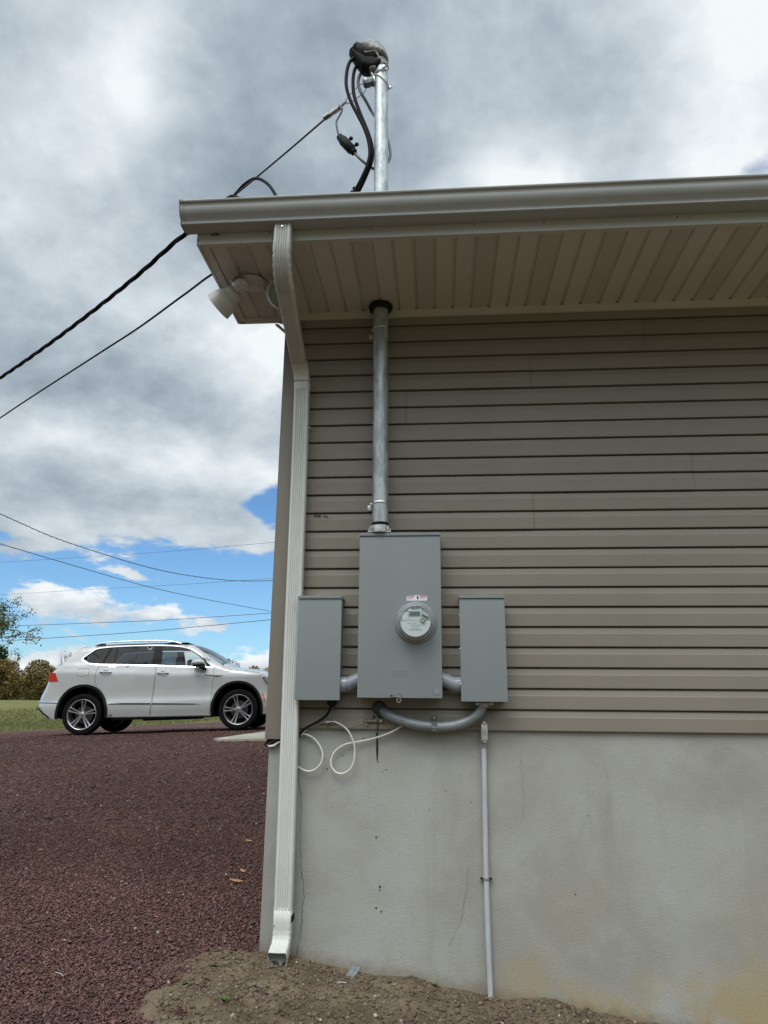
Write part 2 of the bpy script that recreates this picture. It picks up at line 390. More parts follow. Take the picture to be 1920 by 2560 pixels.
def text_part(name, s, size, loc, m, parent, extrude=.0004, rot=(math.pi/2, 0, 0), align='CENTER', sx=1.):
    cu = bpy.data.curves.new(name, 'FONT'); cu.body = s; cu.size = size; cu.extrude = extrude; cu.align_x = align; cu.align_y = 'CENTER'
    o = bpy.data.objects.new(name+'_tmp', cu); C.objects.link(o)
    me = bpy.data.meshes.new_from_object(o.evaluated_get(bpy.context.evaluated_depsgraph_get()))
    bpy.data.objects.remove(o); bpy.data.curves.remove(cu)
    me.materials.clear(); me.materials.append(m)
    p = bpy.data.objects.new(name, me); C.objects.link(p); adopt(p, parent)
    p.location = loc; p.rotation_euler = rot; p.scale = (sx, 1, 1)
    return p
def split(o):
    """every loose piece of a mesh becomes an object of its own with the same name and parent"""
    bm = bmesh.new(); bm.from_mesh(o.data); seen = set(); groups = []
    for v in bm.verts:
        if v in seen: continue
        st = [v]; g = set()
        while st:
            a = st.pop()
            if a in g: continue
            g.add(a); st += [e.other_vert(a) for e in a.link_edges if e.other_vert(a) not in g]
        seen |= g; groups.append([x.index for x in g])
    bm.free()
    if len(groups) < 2: return [o]
    src = o.data; out = [o]; metas = []
    for g in groups:
        b2 = bmesh.new(); b2.from_mesh(src); b2.verts.ensure_lookup_table(); gs = set(g)
        bmesh.ops.delete(b2, geom=[v for v in b2.verts if v.index not in gs], context='VERTS')
        me = bpy.data.meshes.new(o.name); b2.to_mesh(me); b2.free(); me.materials.clear()
        for m_ in src.materials: me.materials.append(m_)
        metas.append(me)
    for i, me in enumerate(metas):
        if i == 0: o.data = me
        else:
            c = o.copy(); c.data = me; C.objects.link(c); out.append(c)
    return out
def smooth01(t): t = max(0., min(1., t)); return t*t*(3-2*t)

# ================================================================== GROUND
rng = np.random.default_rng(5)
def vnoise(x, y, f, seed=0):
    x = np.asarray(x, float)*f+seed*17.3; y = np.asarray(y, float)*f+seed*9.7
    xi = np.floor(x).astype(np.int64); yi = np.floor(y).astype(np.int64); u = x-xi; v = y-yi
    u = u*u*(3-2*u); v = v*v*(3-2*v)
    def h(a, b):
        n = (a*374761393+b*668265263+seed*1442695041) & 0xffffffff
        n = ((n ^ (n >> 13))*1274126177) & 0xffffffff
        return ((n ^ (n >> 16)) & 0xffff)/65535.
    return (h(xi, yi)*(1-u)+h(xi+1, yi)*u)*(1-v)+(h(xi, yi+1)*(1-u)+h(xi+1, yi+1)*u)*v-.5
def fbm(x, y, f, seed=0, o=4):
    return sum(vnoise(x, y, f*2**i, seed+i)*.5**i for i in range(o))
def sstep(t): t = np.clip(t, 0, 1); return t*t*(3-2*t)
WX = [-1.3, -.81, -.646, -.539, -.429, -.304, -.111, -.012, .102, .23, .271, .363, .456, .517, .599, .705, .8, .851, 1.2, 1.8, 3, 8]
WZ = [-.99, -1.006, -1.027, -1.048, -1.064, -1.088, -1.09, -1.122, -1.131, -1.155, -1.164, -1.153, -1.150, -1.161, -1.190, -1.200, -1.219, -1.231, -1.26, -1.3, -1.35, -1.4]
def gz(X, Y, wall=True):
    X = np.asarray(X, float); Y = np.asarray(Y, float)
    b = np.interp(Y, [-60, -8, -3.67, 0, 4, 8.6, 13, 18, 60, 120, 400, 1500], [-3.5, -1.65, -1.3, -1.0, -.70, -.385, -.375, -.34, .36, .62, 1.2, 2.5])
    t = .0388*sstep(Y/9)*(1-sstep((Y-16)/30))*(np.clip(X, -14, 2)+4.8)
    s = -.135*np.clip(X+.85, 0, 3)*sstep((2-Y)/2.5)
    z = b+t+s
    if wall:
        k = sstep(1-np.abs(Y)/.5)*sstep((X+1.25)/.35); z = z*(1-k)+(np.interp(X, WX, WZ)+.0*Y+.03*np.clip(Y, -.5, 0))*k
    return z
def axis(a, b, core0, core1, st, g=1.12):
    v = list(np.arange(core0, core1+1e-6, st)); d = st; x = core0
    lo = []
    while x > a: d *= g; x -= d; lo.append(max(x, a))
    d = st; x = v[-1]; hi = []
    while x < b: d *= g; x += d; hi.append(min(x, b))
    return np.array(lo[::-1]+v+hi)
def grid_obj(name, xs, ys, zf, m, smooth=True):
    XX, YY = np.meshgrid(xs, ys); ZZ = zf(XX, YY)
    n, k = XX.shape; me = bpy.data.meshes.new(name)
    co = np.stack([XX, YY, ZZ], -1).reshape(-1, 3)
    i = np.arange(n*k).reshape(n, k); q = np.stack([i[:-1, :-1], i[:-1, 1:], i[1:, 1:], i[1:, :-1]], -1).reshape(-1)
    me.vertices.add(n*k); me.vertices.foreach_set('co', co.ravel().astype(np.float32))
    nf = len(q)//4; me.loops.add(len(q)); me.loops.foreach_set('vertex_index', q.astype(np.int32))
    me.polygons.add(nf); me.polygons.foreach_set('loop_start', np.arange(0, len(q), 4, dtype=np.int32)); me.polygons.foreach_set('loop_total', np.full(nf, 4, np.int32))
    me.update(); me.validate(); me.materials.append(m)
    if smooth: me.shade_smooth()
    o = bpy.data.objects.new(name, me); C.objects.link(o); return o
def tri_obj(name, co, tri, m):
    me = bpy.data.meshes.new(name); me.vertices.add(len(co)); me.vertices.foreach_set('co', co.astype(np.float32).ravel())
    me.loops.add(tri.size); me.loops.foreach_set('vertex_index', tri.astype(np.int32).ravel()); nf = len(tri)
    me.polygons.add(nf); me.polygons.foreach_set('loop_start', np.arange(0, nf*3, 3, dtype=np.int32)); me.polygons.foreach_set('loop_total', np.full(nf, 3, np.int32))
    me.update(); me.materials.append(m); o = bpy.data.objects.new(name, me); C.objects.link(o); return o

# materials of the ground
def gravelmat():
    m = bpy.data.materials.new('red gravel'); m.use_nodes = True; q = NT(m.node_tree); b = m.node_tree.nodes['Principled BSDF']
    b.inputs['Roughness'].default_value = .85; b.inputs['Specular IOR Level'].default_value = .3
    o = q.new('ShaderNodeTexCoord').outputs['Object']
    v = q.new('ShaderNodeTexVoronoi'); q.put(v.inputs['Vector'], o); v.inputs['Scale'].default_value = 62
    sp = q.new('ShaderNodeSeparateXYZ'); q.put(sp.inputs[0], v.outputs['Color'])
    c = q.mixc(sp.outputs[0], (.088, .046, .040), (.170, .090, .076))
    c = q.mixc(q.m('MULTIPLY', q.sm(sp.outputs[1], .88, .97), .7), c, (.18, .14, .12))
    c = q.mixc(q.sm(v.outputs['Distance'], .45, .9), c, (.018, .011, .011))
    c = q.mixc(q.m('MULTIPLY', q.sm(q.noise(o, .8, 4, .6), .4, .7), .3), c, (.075, .050, .042))
    q.put(b.inputs['Base Color'], c)
    bn = q.new('ShaderNodeBump'); bn.inputs['Strength'].default_value = 1; bn.inputs['Distance'].default_value = .012; bn.invert = True
    q.put(bn.inputs['Height'], q.m('ADD', v.outputs['Distance'], q.m('MULTIPLY', sp.outputs[2], .8))); q.put(b.inputs['Normal'], bn.outputs[0])
    return m
def dirtmat():
    m = bpy.data.materials.new('bare soil'); m.use_nodes = True; q = NT(m.node_tree); b = m.node_tree.nodes['Principled BSDF']
    b.inputs['Roughness'].default_value = .95; b.inputs['Specular IOR Level'].default_value = .2
    o = q.new('ShaderNodeTexCoord').outputs['Object']
    c = q.mixc(q.sm(q.noise(o, 5, 6, .65), .35, .68), (.120, .088, .056), (.225, .175, .118))
    c = q.mixc(q.m('MULTIPLY', q.sm(q.noise(o, 2.2, 3, .5, 0, 0), .5, .7), .5), c, (.21, .18, .12))
    c = q.mixc(q.m('MULTIPLY', q.sm(q.noise(o, 90, 3, .7), .5, .75), .5), c, (.055, .04, .026))
    c = q.mixc(q.m('MULTIPLY', q.sm(q.noise(o, 120, 2, .6), .70, .76), .6), c, (.34, .29, .22))
    q.put(b.inputs['Base Color'], c)
    bn = q.new('ShaderNodeBump'); bn.inputs['Strength'].default_value = .9; bn.inputs['Distance'].default_value = .012
    q.put(bn.inputs['Height'], q.m('ADD', q.noise(o, 55, 6, .7), q.m('MULTIPLY', q.noise(o, 160, 4, .7), .4))); q.put(b.inputs['Normal'], bn.outputs[0])
    return m
def grassmat():
    m = bpy.data.materials.new('field grass'); m.use_nodes = True; q = NT(m.node_tree); b = m.node_tree.nodes['Principled BSDF']
    b.inputs['Roughness'].default_value = .95; b.inputs['Specular IOR Level'].default_value = .1
    o = q.new('ShaderNodeTexCoord').outputs['Object']
    c = q.mixc(q.sm(q.noise(o, .35, 5, .65), .35, .65), (.125, .145, .045), (.20, .18, .075))
    c = q.mixc(q.m('MULTIPLY', q.sm(q.noise(o, 4, 5, .7), .45, .7), .5), c, (.20, .18, .085))
    c = q.mixc(q.m('MULTIPLY', q.sm(q.noise(o, 30, 3, .7), .5, .75), .5), c, (.05, .07, .02))
    q.put(b.inputs['Base Color'], c); return m
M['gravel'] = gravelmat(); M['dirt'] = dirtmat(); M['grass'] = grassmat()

YB = ([-60, -16, -10.7, -8.4, -7.35, -6.7, -5.2, 0, 60], [12.5, 14.6, 16.2, 18.0, 19.3, 20.2, 20.5, 20.5, 20.5])
def ybound(X): return np.interp(X, *YB)+.5*fbm(X, X*0, 1.2, 4)
xs = axis(-900, 900, -18, 3, .35); ys = axis(-60, 1500, 8, 26, .3, 1.14)
ys = np.unique(np.concatenate([np.arange(-60, 8, 1.2), ys]))
def fieldz(X, Y):
    s = np.maximum(Y-ybound(X), -13.5-X+.4*fbm(X, Y, .7, 2)*2)
    return gz(X, Y)+.02*np.clip(s*1.2, -4, 1)+.03*fbm(X, Y, .8, 3)-.012
field = grid_obj('field', xs, ys, fieldz, M['grass']); tag(field, kind='structure')
xs = axis(-20, 1.5, -5, .2, .08, 1.1); ys = axis(-14, 22, -1.2, 5, .08, 1.08)
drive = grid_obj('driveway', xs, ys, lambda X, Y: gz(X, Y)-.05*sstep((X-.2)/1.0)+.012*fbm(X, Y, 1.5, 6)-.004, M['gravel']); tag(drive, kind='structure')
DB = ([-14, -6, -3, -1.6, -.9, -.554, -.387, -.3, -.165, -.045, -.005, .05], [.4, -.1, -.6, -.9, -1.08, -1.146, -1.175, -1.178, -1.115, -1.06, -.93, -.80])
def dbound(Y): return np.interp(Y, *DB)+.12*fbm(Y, Y*0, 7, 8)
xs = axis(-1.7, 8, -1.35, 1.4, .018, 1.12); ys = axis(-14, .06, -.95, .06, .018, 1.12)
def dirtz(X, Y):
    s = X-dbound(Y)+.16*fbm(X, Y, 11, 12)
    mound = .016*sstep(s/.3)*sstep((X+1.3)/.3)*np.exp(-((X+.97)/.16)**2-((Y+.12)/.12)**2)
    return gz(X, Y)+np.clip(s*.16, -.06, .009)+mound+(.028*fbm(X, Y, 9, 20)+.014*fbm(X, Y, 40, 30))*sstep((s+.05)/.1)*sstep((.03-Y)/.08)
dirt = grid_obj('soil', xs, ys, dirtz, M['dirt']); tag(dirt, kind='structure')

def lumps(name, P, size, m, flat=.45, jit=.35):
    """many small irregular stones as one mesh; P (n,3), size (n,)"""
    n = len(P); base = np.array([[1, 0, 0], [.5, .87, 0], [-.5, .87, 0], [-1, 0, 0], [-.5, -.87, 0], [.5, -.87, 0], [.1, 0, 1], [0, .1, -1]], float)
    tri = np.array([[0, 1, 6], [1, 2, 6], [2, 3, 6], [3, 4, 6], [4, 5, 6], [5, 0, 6], [1, 0, 7], [2, 1, 7], [3, 2, 7], [4, 3, 7], [5, 4, 7], [0, 5, 7]])
    V = base[None]*(1+rng.uniform(-jit, jit, (n, 8, 3))); V += rng.uniform(-.12, .12, V.shape)
    V[:, :, 1] *= rng.uniform(.55, 1, (n, 1)); V[:, :, 2] *= flat
    V *= size[:, None, None]*.5
    a = rng.uniform(0, 2*np.pi, n); tx = rng.normal(0, .38, n); ty = rng.normal(0, .38, n)
    def rot(V, i, j, t):
        c, s = np.cos(t)[:, None], np.sin(t)[:, None]; A = V[:, :, i]*c-V[:, :, j]*s; B = V[:, :, i]*s+V[:, :, j]*c; V[:, :, i] = A; V[:, :, j] = B
    rot(V, 1, 2, tx); rot(V, 0, 2, ty); rot(V, 0, 1, a)
    V += P[:, None, :]
    T = (tri[None]+8*np.arange(n)[:, None, None]).reshape(-1, 3)
    return tri_obj(name, V.reshape(-1, 3), T, m)
def scatter(n, x0, x1, y0, y1, keep):
    X = rng.uniform(x0, x1, n); Y = rng.uniform(y0, y1, n); k = keep(X, Y); return X[k], Y[k]
drz = lambda X, Y: gz(X, Y)+.012*fbm(X, Y, 1.5, 6)
inview = lambda X, Y: ((X > -.72*(Y+3.667)-.3) | ((X > -1.15*(Y+3.667)-1.6) & (rng.random(len(X)) < .45))) & (X < dbound(Y)+.10+.20*fbm(X, Y, 16, 41)) & ((X < -.9) | (Y < -.02)) & ((X < -.87) | (Y < 0))
X1, Y1 = scatter(420000, -6.5, -.85, -2.2, 2.2, lambda X, Y: inview(X, Y))
X2, Y2 = scatter(190000, -11, -.87, 2.2, 6.5, lambda X, Y: inview(X, Y) & (rng.random(len(X)) < np.interp(Y, [2.2, 6.5], [.75, .28])))
X3, Y3 = scatter(70000, -12, -.9, 6.5, 13, lambda X, Y: inview(X, Y) & (Y < ybound(X)))
X = np.concatenate([X1, X2, X3]); Y = np.concatenate([Y1, Y2, Y3]); sz = rng.gamma(5, .0023, len(X)).clip(.005, .028)
sz *= np.interp(Y, [2.2, 2.3, 6.4, 12], [1, 1.25, 1.35, 1.9])
P = np.stack([X, Y, drz(X, Y)+rng.uniform(-.002, .008, len(X))], -1)
M['chip'] = mat('gravel chip', (.09, .05, .05), .8, island=[(.050, .025, .021), (.118, .055, .047), (.158, .073, .062), (.088, .044, .038), (.178, .092, .075), (.112, .062, .050), (.136, .068, .056), (.21, .125, .10)], bump=.2, bs=150, vary=(.55, .72, 1.22))
tag(lumps('gravel', P, sz, M['chip'], .42), kind='stuff')
# clods and pebbles in the soil
dz_ = lambda X, Y: dirtz(X, Y)
ok = lambda X, Y: (X > dbound(Y)+.03)
X, Y = scatter(26000, -1.3, 1.6, -.95, .0, ok); sz = rng.gamma(2.2, .0036, len(X)).clip(.003, .034)
M['clod'] = mat('soil clod', (.12, .09, .06), .95, island=[(.090, .068, .045), (.175, .135, .09), (.12, .092, .06), (.22, .175, .12)], bump=.3, bs=120)
tag(lumps('soil_crumbs', np.stack([X, Y, dz_(X, Y)+sz*.12], -1), sz, M['clod'], .75), kind='stuff')
X, Y = scatter(420, -1.3, 1.6, -.95, .0, ok); sz = rng.gamma(3, .0036, len(X)).clip(.004, .03)
M['pebble'] = mat('pebble', (.3, .27, .22), .8, island=[(.22, .19, .15), (.36, .32, .26), (.16, .13, .11), (.46, .43, .37), (.26, .22, .17)])
tag(lumps('pebbles', np.stack([X, Y, dz_(X, Y)+sz*.2], -1), sz, M['pebble'], .65, .2), kind='stuff')
# pale stones among the red gravel
X, Y = scatter(900, -5, -.9, -1.2, 8, inview); sz = rng.gamma(4, .0032, len(X)).clip(.006, .026)
tag(lumps('pale_stones', np.stack([X, Y, drz(X, Y)+.008], -1), sz*(1+np.clip(Y, 0, 8)*.04), M['pebble'], .5), kind='stuff')
# grass blades: field edge and sparse sprigs
def blades(name, X, Y, Z, h, wd, m):
    n = len(X); a = rng.uniform(0, 2*np.pi, n); l = rng.normal(0, .35, (n, 2))
    P0 = np.stack([X-np.cos(a)*wd, Y-np.sin(a)*wd, Z-.01], -1); P1 = np.stack([X+np.cos(a)*wd, Y+np.sin(a)*wd, Z-.01], -1)
    P2 = np.stack([X+l[:, 0]*h, Y+l[:, 1]*h, Z+h], -1)
    co = np.stack([P0, P1, P2], 1).reshape(-1, 3); return tri_obj(name, co, np.arange(n*3).reshape(-1, 3), m)
M['blade'] = mat('grass blade', (.1, .13, .04), .8, island=[(.095, .125, .032), (.18, .18, .06), (.13, .155, .042), (.26, .23, .12), (.15, .16, .055)])
X = rng.uniform(-22, 0, 90000); Y = 12+rng.gamma(1.6, 5.5, 90000); k = (Y > ybound(X)+.05)
X, Y = X[k], Y[k]
tag(blades('grass', X, Y, fieldz(X, Y), rng.uniform(.03, .10, len(X))*(1+Y*.01), .007+Y*.0004, M['blade']), kind='stuff')
M['sprig'] = mat('low weed leaf', (.07, .10, .03), .7, island=[(.05, .09, .02), (.10, .14, .04), (.14, .15, .06)])
def sprigs(name, cx, cy, n, r, h, lab):
    n = n//3; a = rng.uniform(0, 2*np.pi, n); L = r*2.4*rng.uniform(.3, 1, n); z0 = float(dirtz(cx, cy)); bm = bmesh.new()
    c0 = bm.verts.new((cx, cy, z0))
    for i in range(n):
        d = Vector((math.cos(a[i]), math.sin(a[i]), 0)); p = Vector((-d.y, d.x, 0))*(.004+.05*L[i]); e = Vector((cx, cy, 0))+d*L[i]; zz = max(z0, float(dirtz(e.x, e.y)))
        m1 = Vector((cx, cy, z0))+d*L[i]*.55+Vector((0, 0, h*rng.uniform(.4, 1))); e.z = zz+.004+h*rng.uniform(.1, .6)
        bm.faces.new((c0, bm.verts.new(m1-p), bm.verts.new(e), bm.verts.new(m1+p)))
    return tag(link(name, bm, M['sprig']), lab, 'weed')
sprigs('weed', -.86, -.50, 60, .020, .015, 'small green weed tuft in the soil at the lower frame edge')
sprigs('weed', -.99, -.22, 36, .012, .008, 'mossy green tuft on soil just below the downspout mouth')
sprigs('weed', -.03, -.03, 40, .012, .014, 'dark green sprig against the stucco at the soil line')
sprigs('weed', -1.07, -.35, 30, .012, .007, 'thin yellow green sprig near the gravel edge')

# fallen leaves, plastic tag, straw
M['leaf'] = mat('dry leaf', (.42, .20, .09), .7, island=[(.42, .20, .09), (.50, .30, .17)])
def leaf(x, y, L, a, lab, grp=None, dz=.014):
    bm = bmesh.new(); n = 7; rows = []
    for i in range(n):
        t = i/(n-1); wv = math.sin(math.pi*t)**.8*L*.15+.0006; z = .25*L*(t-.5)**2*1.6
        rows.append([bm.verts.new(((t-.5)*L, s*wv, z+abs(s)*wv*.55)) for s in (-1, 0, 1)])
    for i in range(n-1):
        for j in range(2): bm.faces.new((rows[i][j], rows[i+1][j], rows[i+1][j+1], rows[i][j+1]))
    o = link('fallen_leaf', bm, M['leaf'], smooth=180); md = o.modifiers.new('t', 'SOLIDIFY'); md.thickness = .001
    o.location = (x, y, float(drz(x, y))+dz); o.rotation_euler = (.3, .15, a); tag(o, lab, 'leaf', grp)
leaf(-1.372, 1.793, .060, .2, 'broad orange leaf curled on the red gravel, farthest of the leaves beside the downspout')
leaf(-1.235, 1.143, .055, -.7, 'short pale orange leaf on the gravel near the house corner')
leaf(-1.222, .945, .085, .15, 'long thin orange leaf lying flat on gravel, nearest the downspout')
for i, (x, y) in enumerate(((-1.48, .36), (-2.76, 1.5), (-1.38, .64), (-3.1, 3.2), (-2.2, 2.7), (-3.9, 4.4), (-4.9, 5.6), (-2.4, 5.2), (-3.3, 6.3))):
    leaf(x, y, random.uniform(.015, .03), random.uniform(0, 3), 'tiny dry leaf scrap scattered on the red gravel', 'leaf scraps scattered over the gravel')
bm = bmesh.new(); box(bm, (-.022, -.035, -.002), (.022, .035, .002), .001); box(bm, (-.004, -.033, .002), (.004, .033, .0045), .001)
o = link('plastic_clip', bm, M['emt']); o.location = (-.398, -.035, float(dirtz(-.398, -.035))+.012); o.rotation_euler = (.35, 0, -.35)
tag(o, 'small flat grey plastic piece lying on the soil against the stucco', 'scrap')
bm = bmesh.new(); tube(bm, [(-.02, 0, 0), (0, .002, .002), (.02, 0, 0)], .0010, 6)
o = link('straw', bm, M['label_white']); o.location = (-.43, -.2, float(dirtz(-.43, -.2))+.012); tag(o, 'thin white plastic straw piece on the brown soil', 'straw')
bm = bmesh.new(); tube(bm, [(-.03, .02, 0), (0, .002, .002), (.03, -.02, 0)], .0009, 6)
o = link('twig', bm, M['label_white']); o.location = (-1.64, -.31, float(drz(-1.64, -.31))+.016); tag(o, 'thin pale twig on the gravel at lower left', 'twig')
# concrete apron in front of the garage side
SL = [(-.87, 7.2), (-3.30, 7.32), (-3.42, 7.45), (-3.15, 7.85), (-2.85, 8.3), (-2.5, 8.55), (-.87, 8.6)]
v, tr = cdt(SL, (), .25); bm = bmesh.new()
A = [bm.verts.new((x, y, float(gz(x, y, False))+.030)) for x, y in v]
for t in tr:
    f = bm.faces.new([A[i] for i in t])
r = bmesh.ops.extrude_face_region(bm, geom=bm.faces[:])
for g in r['geom']:
    if isinstance(g, bmesh.types.BMVert): g.co.z -= .12
bmesh.ops.recalc_face_normals(bm, faces=bm.faces[:])
M['slab'] = mat('apron concrete', (.33, .31, .25), .9, col2=(.42, .40, .34), ns=3, bump=.3, bs=60)
tag(link('concrete_apron', bm, M['slab']), kind='structure')

# ================================================================== HOUSE
PC = .1016
house = thing('house', 'tan sided house corner with deep eave over a grey stucco foundation', 'house', (0, 0, -1.2))
HX0, HX1, HD = -.855, 7.0, 9.0
seams = {4: -.105, 5: .50, 6: 1.34, 8: -.175, 9: .52, 10: 1.16, 2: 2.3, 7: 2.6, 3: 3.1, 1: 1.9, 0: 2.9}
bm = bmesh.new()
for j in range(12):          # double courses
    z0 = 2*j*PC; ztop = min(z0+2*PC, 2.268)
    pieces = [(HX0+.07, HX1, 0.)]
    if j in seams: pieces = [(HX0+.07, seams[j]+.012, .0000), (seams[j], HX1, .0026)]
    for xa, xb, off in pieces:
        prof = []
        for c in range(2):
            a = z0+c*PC
            if a > ztop-.01: break
            b = min(a+PC, ztop)
            prof += [(.020+off, a+.0006), (-.001+off, a), (-.0015+off, a+.004), (0.+off, a+.062), (.0022+off, a+.067), (.0072+off, min(a+.0912, b)), (.0150+off, min(a+.0960, b)), (.020+off, b)]
        N = max(2, int((xb-xa)/.25)); extrude_x(bm, prof, xa, xb, closed=False, nx=N)
        # cut edge of the overlapping panel (its thickness shows as a thin upright line)
        if off == 0. and j in seams:
            vs = [bm.verts.new((xb+.0012, y-.0012, z)) for y, z in prof]; vb = [bm.verts.new((xb+.0012, y+.0050, z)) for y, z in prof]
            v3 = [bm.verts.new((xb-.0004, y-.0012, z)) for y, z in prof]
            for i in range(len(vs)-1): bm.faces.new((v3[i], vs[i], vs[i+1], v3[i+1]))
            for i in range(len(vs)-1): bm.faces.new((vs[i], vb[i], vb[i+1], vs[i+1]))
M['lapshade'] = mat('lap shade strip', (.02, .018, .015), .9)  # dark strip paints the shade line at each panel lap
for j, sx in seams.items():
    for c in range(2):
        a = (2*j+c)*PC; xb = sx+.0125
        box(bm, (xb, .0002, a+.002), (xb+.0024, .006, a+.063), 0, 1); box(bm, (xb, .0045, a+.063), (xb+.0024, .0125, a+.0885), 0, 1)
siding = link('siding', bm, [M['siding'], M['lapshade']], house)
# the other walls: gable side (with its triangle), back
bm = bmesh.new()
def gable(x):
    return [(x, .012, 0), (x, HD, 0), (x, HD, 2.45), (x, HD/2, 2.45+.417*HD/2), (x, .012, 2.45)]
for x in (HX0+.012, HX1-.012): bm.faces.new([bm.verts.new(p) for p in gable(x)])
bm.faces.new([bm.verts.new(p) for p in ((HX0, HD, 0), (HX1, HD, 0), (HX1, HD, 2.45), (HX0, HD, 2.45))])
bm.faces.new([bm.verts.new(p) for p in ((HX0+.02, .03, 0), (HX1-.02, .03, 0), (HX1-.02, .03, 2.45), (HX0+.02, .03, 2.45))])
link('wall', bm, M['siding'], house)
bm = bmesh.new()
for k in range(24):
    extr = [(.0, k*PC), (-.012, k*PC+.002), (0, k*PC+.095)]
    rs = [[bm.verts.new((HX0+.012+d, y, z)) for d, z in extr] for y in (.09, HD)]
    for i in range(2): bm.faces.new((rs[0][i], rs[0][i+1], rs[1][i+1], rs[1][i]))
link('gable_siding', bm, M['siding'], house)
# outside corner trim
bm = bmesh.new(); box(bm, (-.863, -.020, -.052), (-.770, .013, 2.277), .003); box(bm, (-.8632, .0135, -.052), (-.846, .085, 2.277), .002)
link('corner_trim', bm, M['corner'], house, smooth=30)
# foundation
bm = bmesh.new()
nx, nz = 60, 24
xsF = np.linspace(-.847, HX1, nx); zsF = np.linspace(-1.75, .03, nz)
G = [[bm.verts.new((x, .015+.003*noise.noise(Vector((x*3, z*3, 0))), z)) for x in xsF] for z in zsF]
for i in range(nz-1):
    for j in range(nx-1): bm.faces.new((G[i][j], G[i][j+1], G[i+1][j+1], G[i+1][j]))
L = [[bm.verts.new((-.847+.002*noise.noise(Vector((0, y*3, z*3))), y, z)) for y in (.0152, .3, 1.5, 4, HD)] for z in zsF]
for i in range(nz-1):
    for j in range(4): bm.faces.new((L[i][j+1], L[i][j], L[i+1][j], L[i+1][j+1]))
bmesh.ops.remove_doubles(bm, verts=bm.verts[:], dist=.004)
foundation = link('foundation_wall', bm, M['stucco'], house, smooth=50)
# soffit: ribbed boards running wall to fascia, every third one perforated
SZ = 2.315; YF, YW = -.692, .012
G0 = .315-.10273*14
bm = bmesh.new(); k = 0
x = G0
first = True
while x < HX1:
    vent = ((k-14) % 3) == 2
    xa, xb = max(x, -1.118), x+.10273
    y1 = YW+.0 if xb < -.86 else -.012
    if xb > xa+.01:
        g = .014
        pr = [(xa, SZ+.011), (xa+.002, SZ+.011), (xa+g*.6, SZ), (xb-g, SZ), (xb-g*.4, SZ+.011), (xb, SZ+.011)]
        R = [[bm.verts.new((px_, yy, pz)) for px_, pz in pr] for yy in (YF, y1)]
        for i in range(len(pr)-1):
            f = bm.faces.new((R[0][i], R[1][i], R[1][i+1], R[0][i+1])); f.material_index = 1 if (vent and i == 2) else 0
    x += .10273; k += 1
soffit = link('soffit', bm, [M['soffit'], M['vent']], house)
# perimeter channels of the soffit
bm = bmesh.new()
box(bm, (-1.118, -.700, 2.306), (HX1, -.678, 2.3135), .001)
box(bm, (-1.150, -.700, 2.3065), (-1.112, .030, 2.3145), .001)
box(bm, (-1.115, .004, 2.306), (-.866, .022, 2.3138), .001)
box(bm, (-1.12, .022, 2.300), (-.866, .040, 2.330), .001)
box(bm, (-.863, -.020, 2.279), (HX1, -.003, 2.3125), .001)
box(bm, (-.863, -.030, 2.3125), (HX1, -.014, 2.3155), .001)
link('soffit_channel', bm, M['soffit'], house)
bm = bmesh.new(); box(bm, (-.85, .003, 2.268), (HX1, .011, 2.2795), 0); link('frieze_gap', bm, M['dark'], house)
# fascia boards
bm = bmesh.new()
box(bm, (-1.165, -.7125, 2.300), (HX1, -.7005, 2.50), .002)
box(bm, (-1.165, -.7000, 2.3005), (-1.1515, .045, 2.50), .001)
box(bm, (-1.1513, .041, 2.3008), (-.866, .0495, 2.50), .001)
fascia = link('fascia', bm, M['cream'], house, smooth=30)
bm = bmesh.new()
for x, z in ((-1.155, 2.358), (-1.156, 2.322), (-.80, 2.350), (-.30, 2.347), (.20, 2.35), (.53, 2.346), (1.15, 2.345), (1.62, 2.346)):
    cyl(bm, (x, -.7125, z), (x, -.715, z), .0032, n=10)
split(link('nail_head', bm, M['screwblk'], fascia))
bm = bmesh.new(); sph(bm, (-1.075, -.713, 2.357), .013, (1.2, .6, .8)); sph(bm, (-1.062, -.714, 2.352), .009, (1, .6, .8)); sph(bm, (-1.09, -.714, 2.352), .007, (1, .5, .8))
tag(link('mud_nest', bm, M['brass'], smooth=180), 'small brown mud dauber nest stuck on the fascia under the gutter end', 'nest')
# rake soffit / fascia climbing with the roof, small diagonal return
bm = bmesh.new()
def slab(bm, x0, x1, y0, z0, y1, z1, th):
    P = [(x0, y0, z0), (x1, y0, z0), (x1, y1, z1), (x0, y1, z1)]
    A = [bm.verts.new(p) for p in P]; B = [bm.verts.new((a, b, c+th)) for a, b, c in P]
    bm.faces.new(A[::-1]); bm.faces.new(B)
    for i in range(4): bm.faces.new((A[i], A[(i+1) % 4], B[(i+1) % 4], B[i]))
RZ = lambda y: 2.472+.417*(y+.70)
slab(bm, -1.16, -.856, .06, 2.40, HD/2, RZ(HD/2)-.06, .02)
slab(bm, -1.16, -.856, HD+.6, RZ(-.6)-.06, HD/2, RZ(HD/2)-.06, .02)
link('rake_soffit', bm, M['soffit'], house)
bm = bmesh.new()
P = [(-.945, 2.300), (-.925, 2.300), (-.845, 2.222), (-.852, 2.212)]
prism_xz(bm, P, .055, .075); link('diagonal_trim', bm, M['cream'], house)
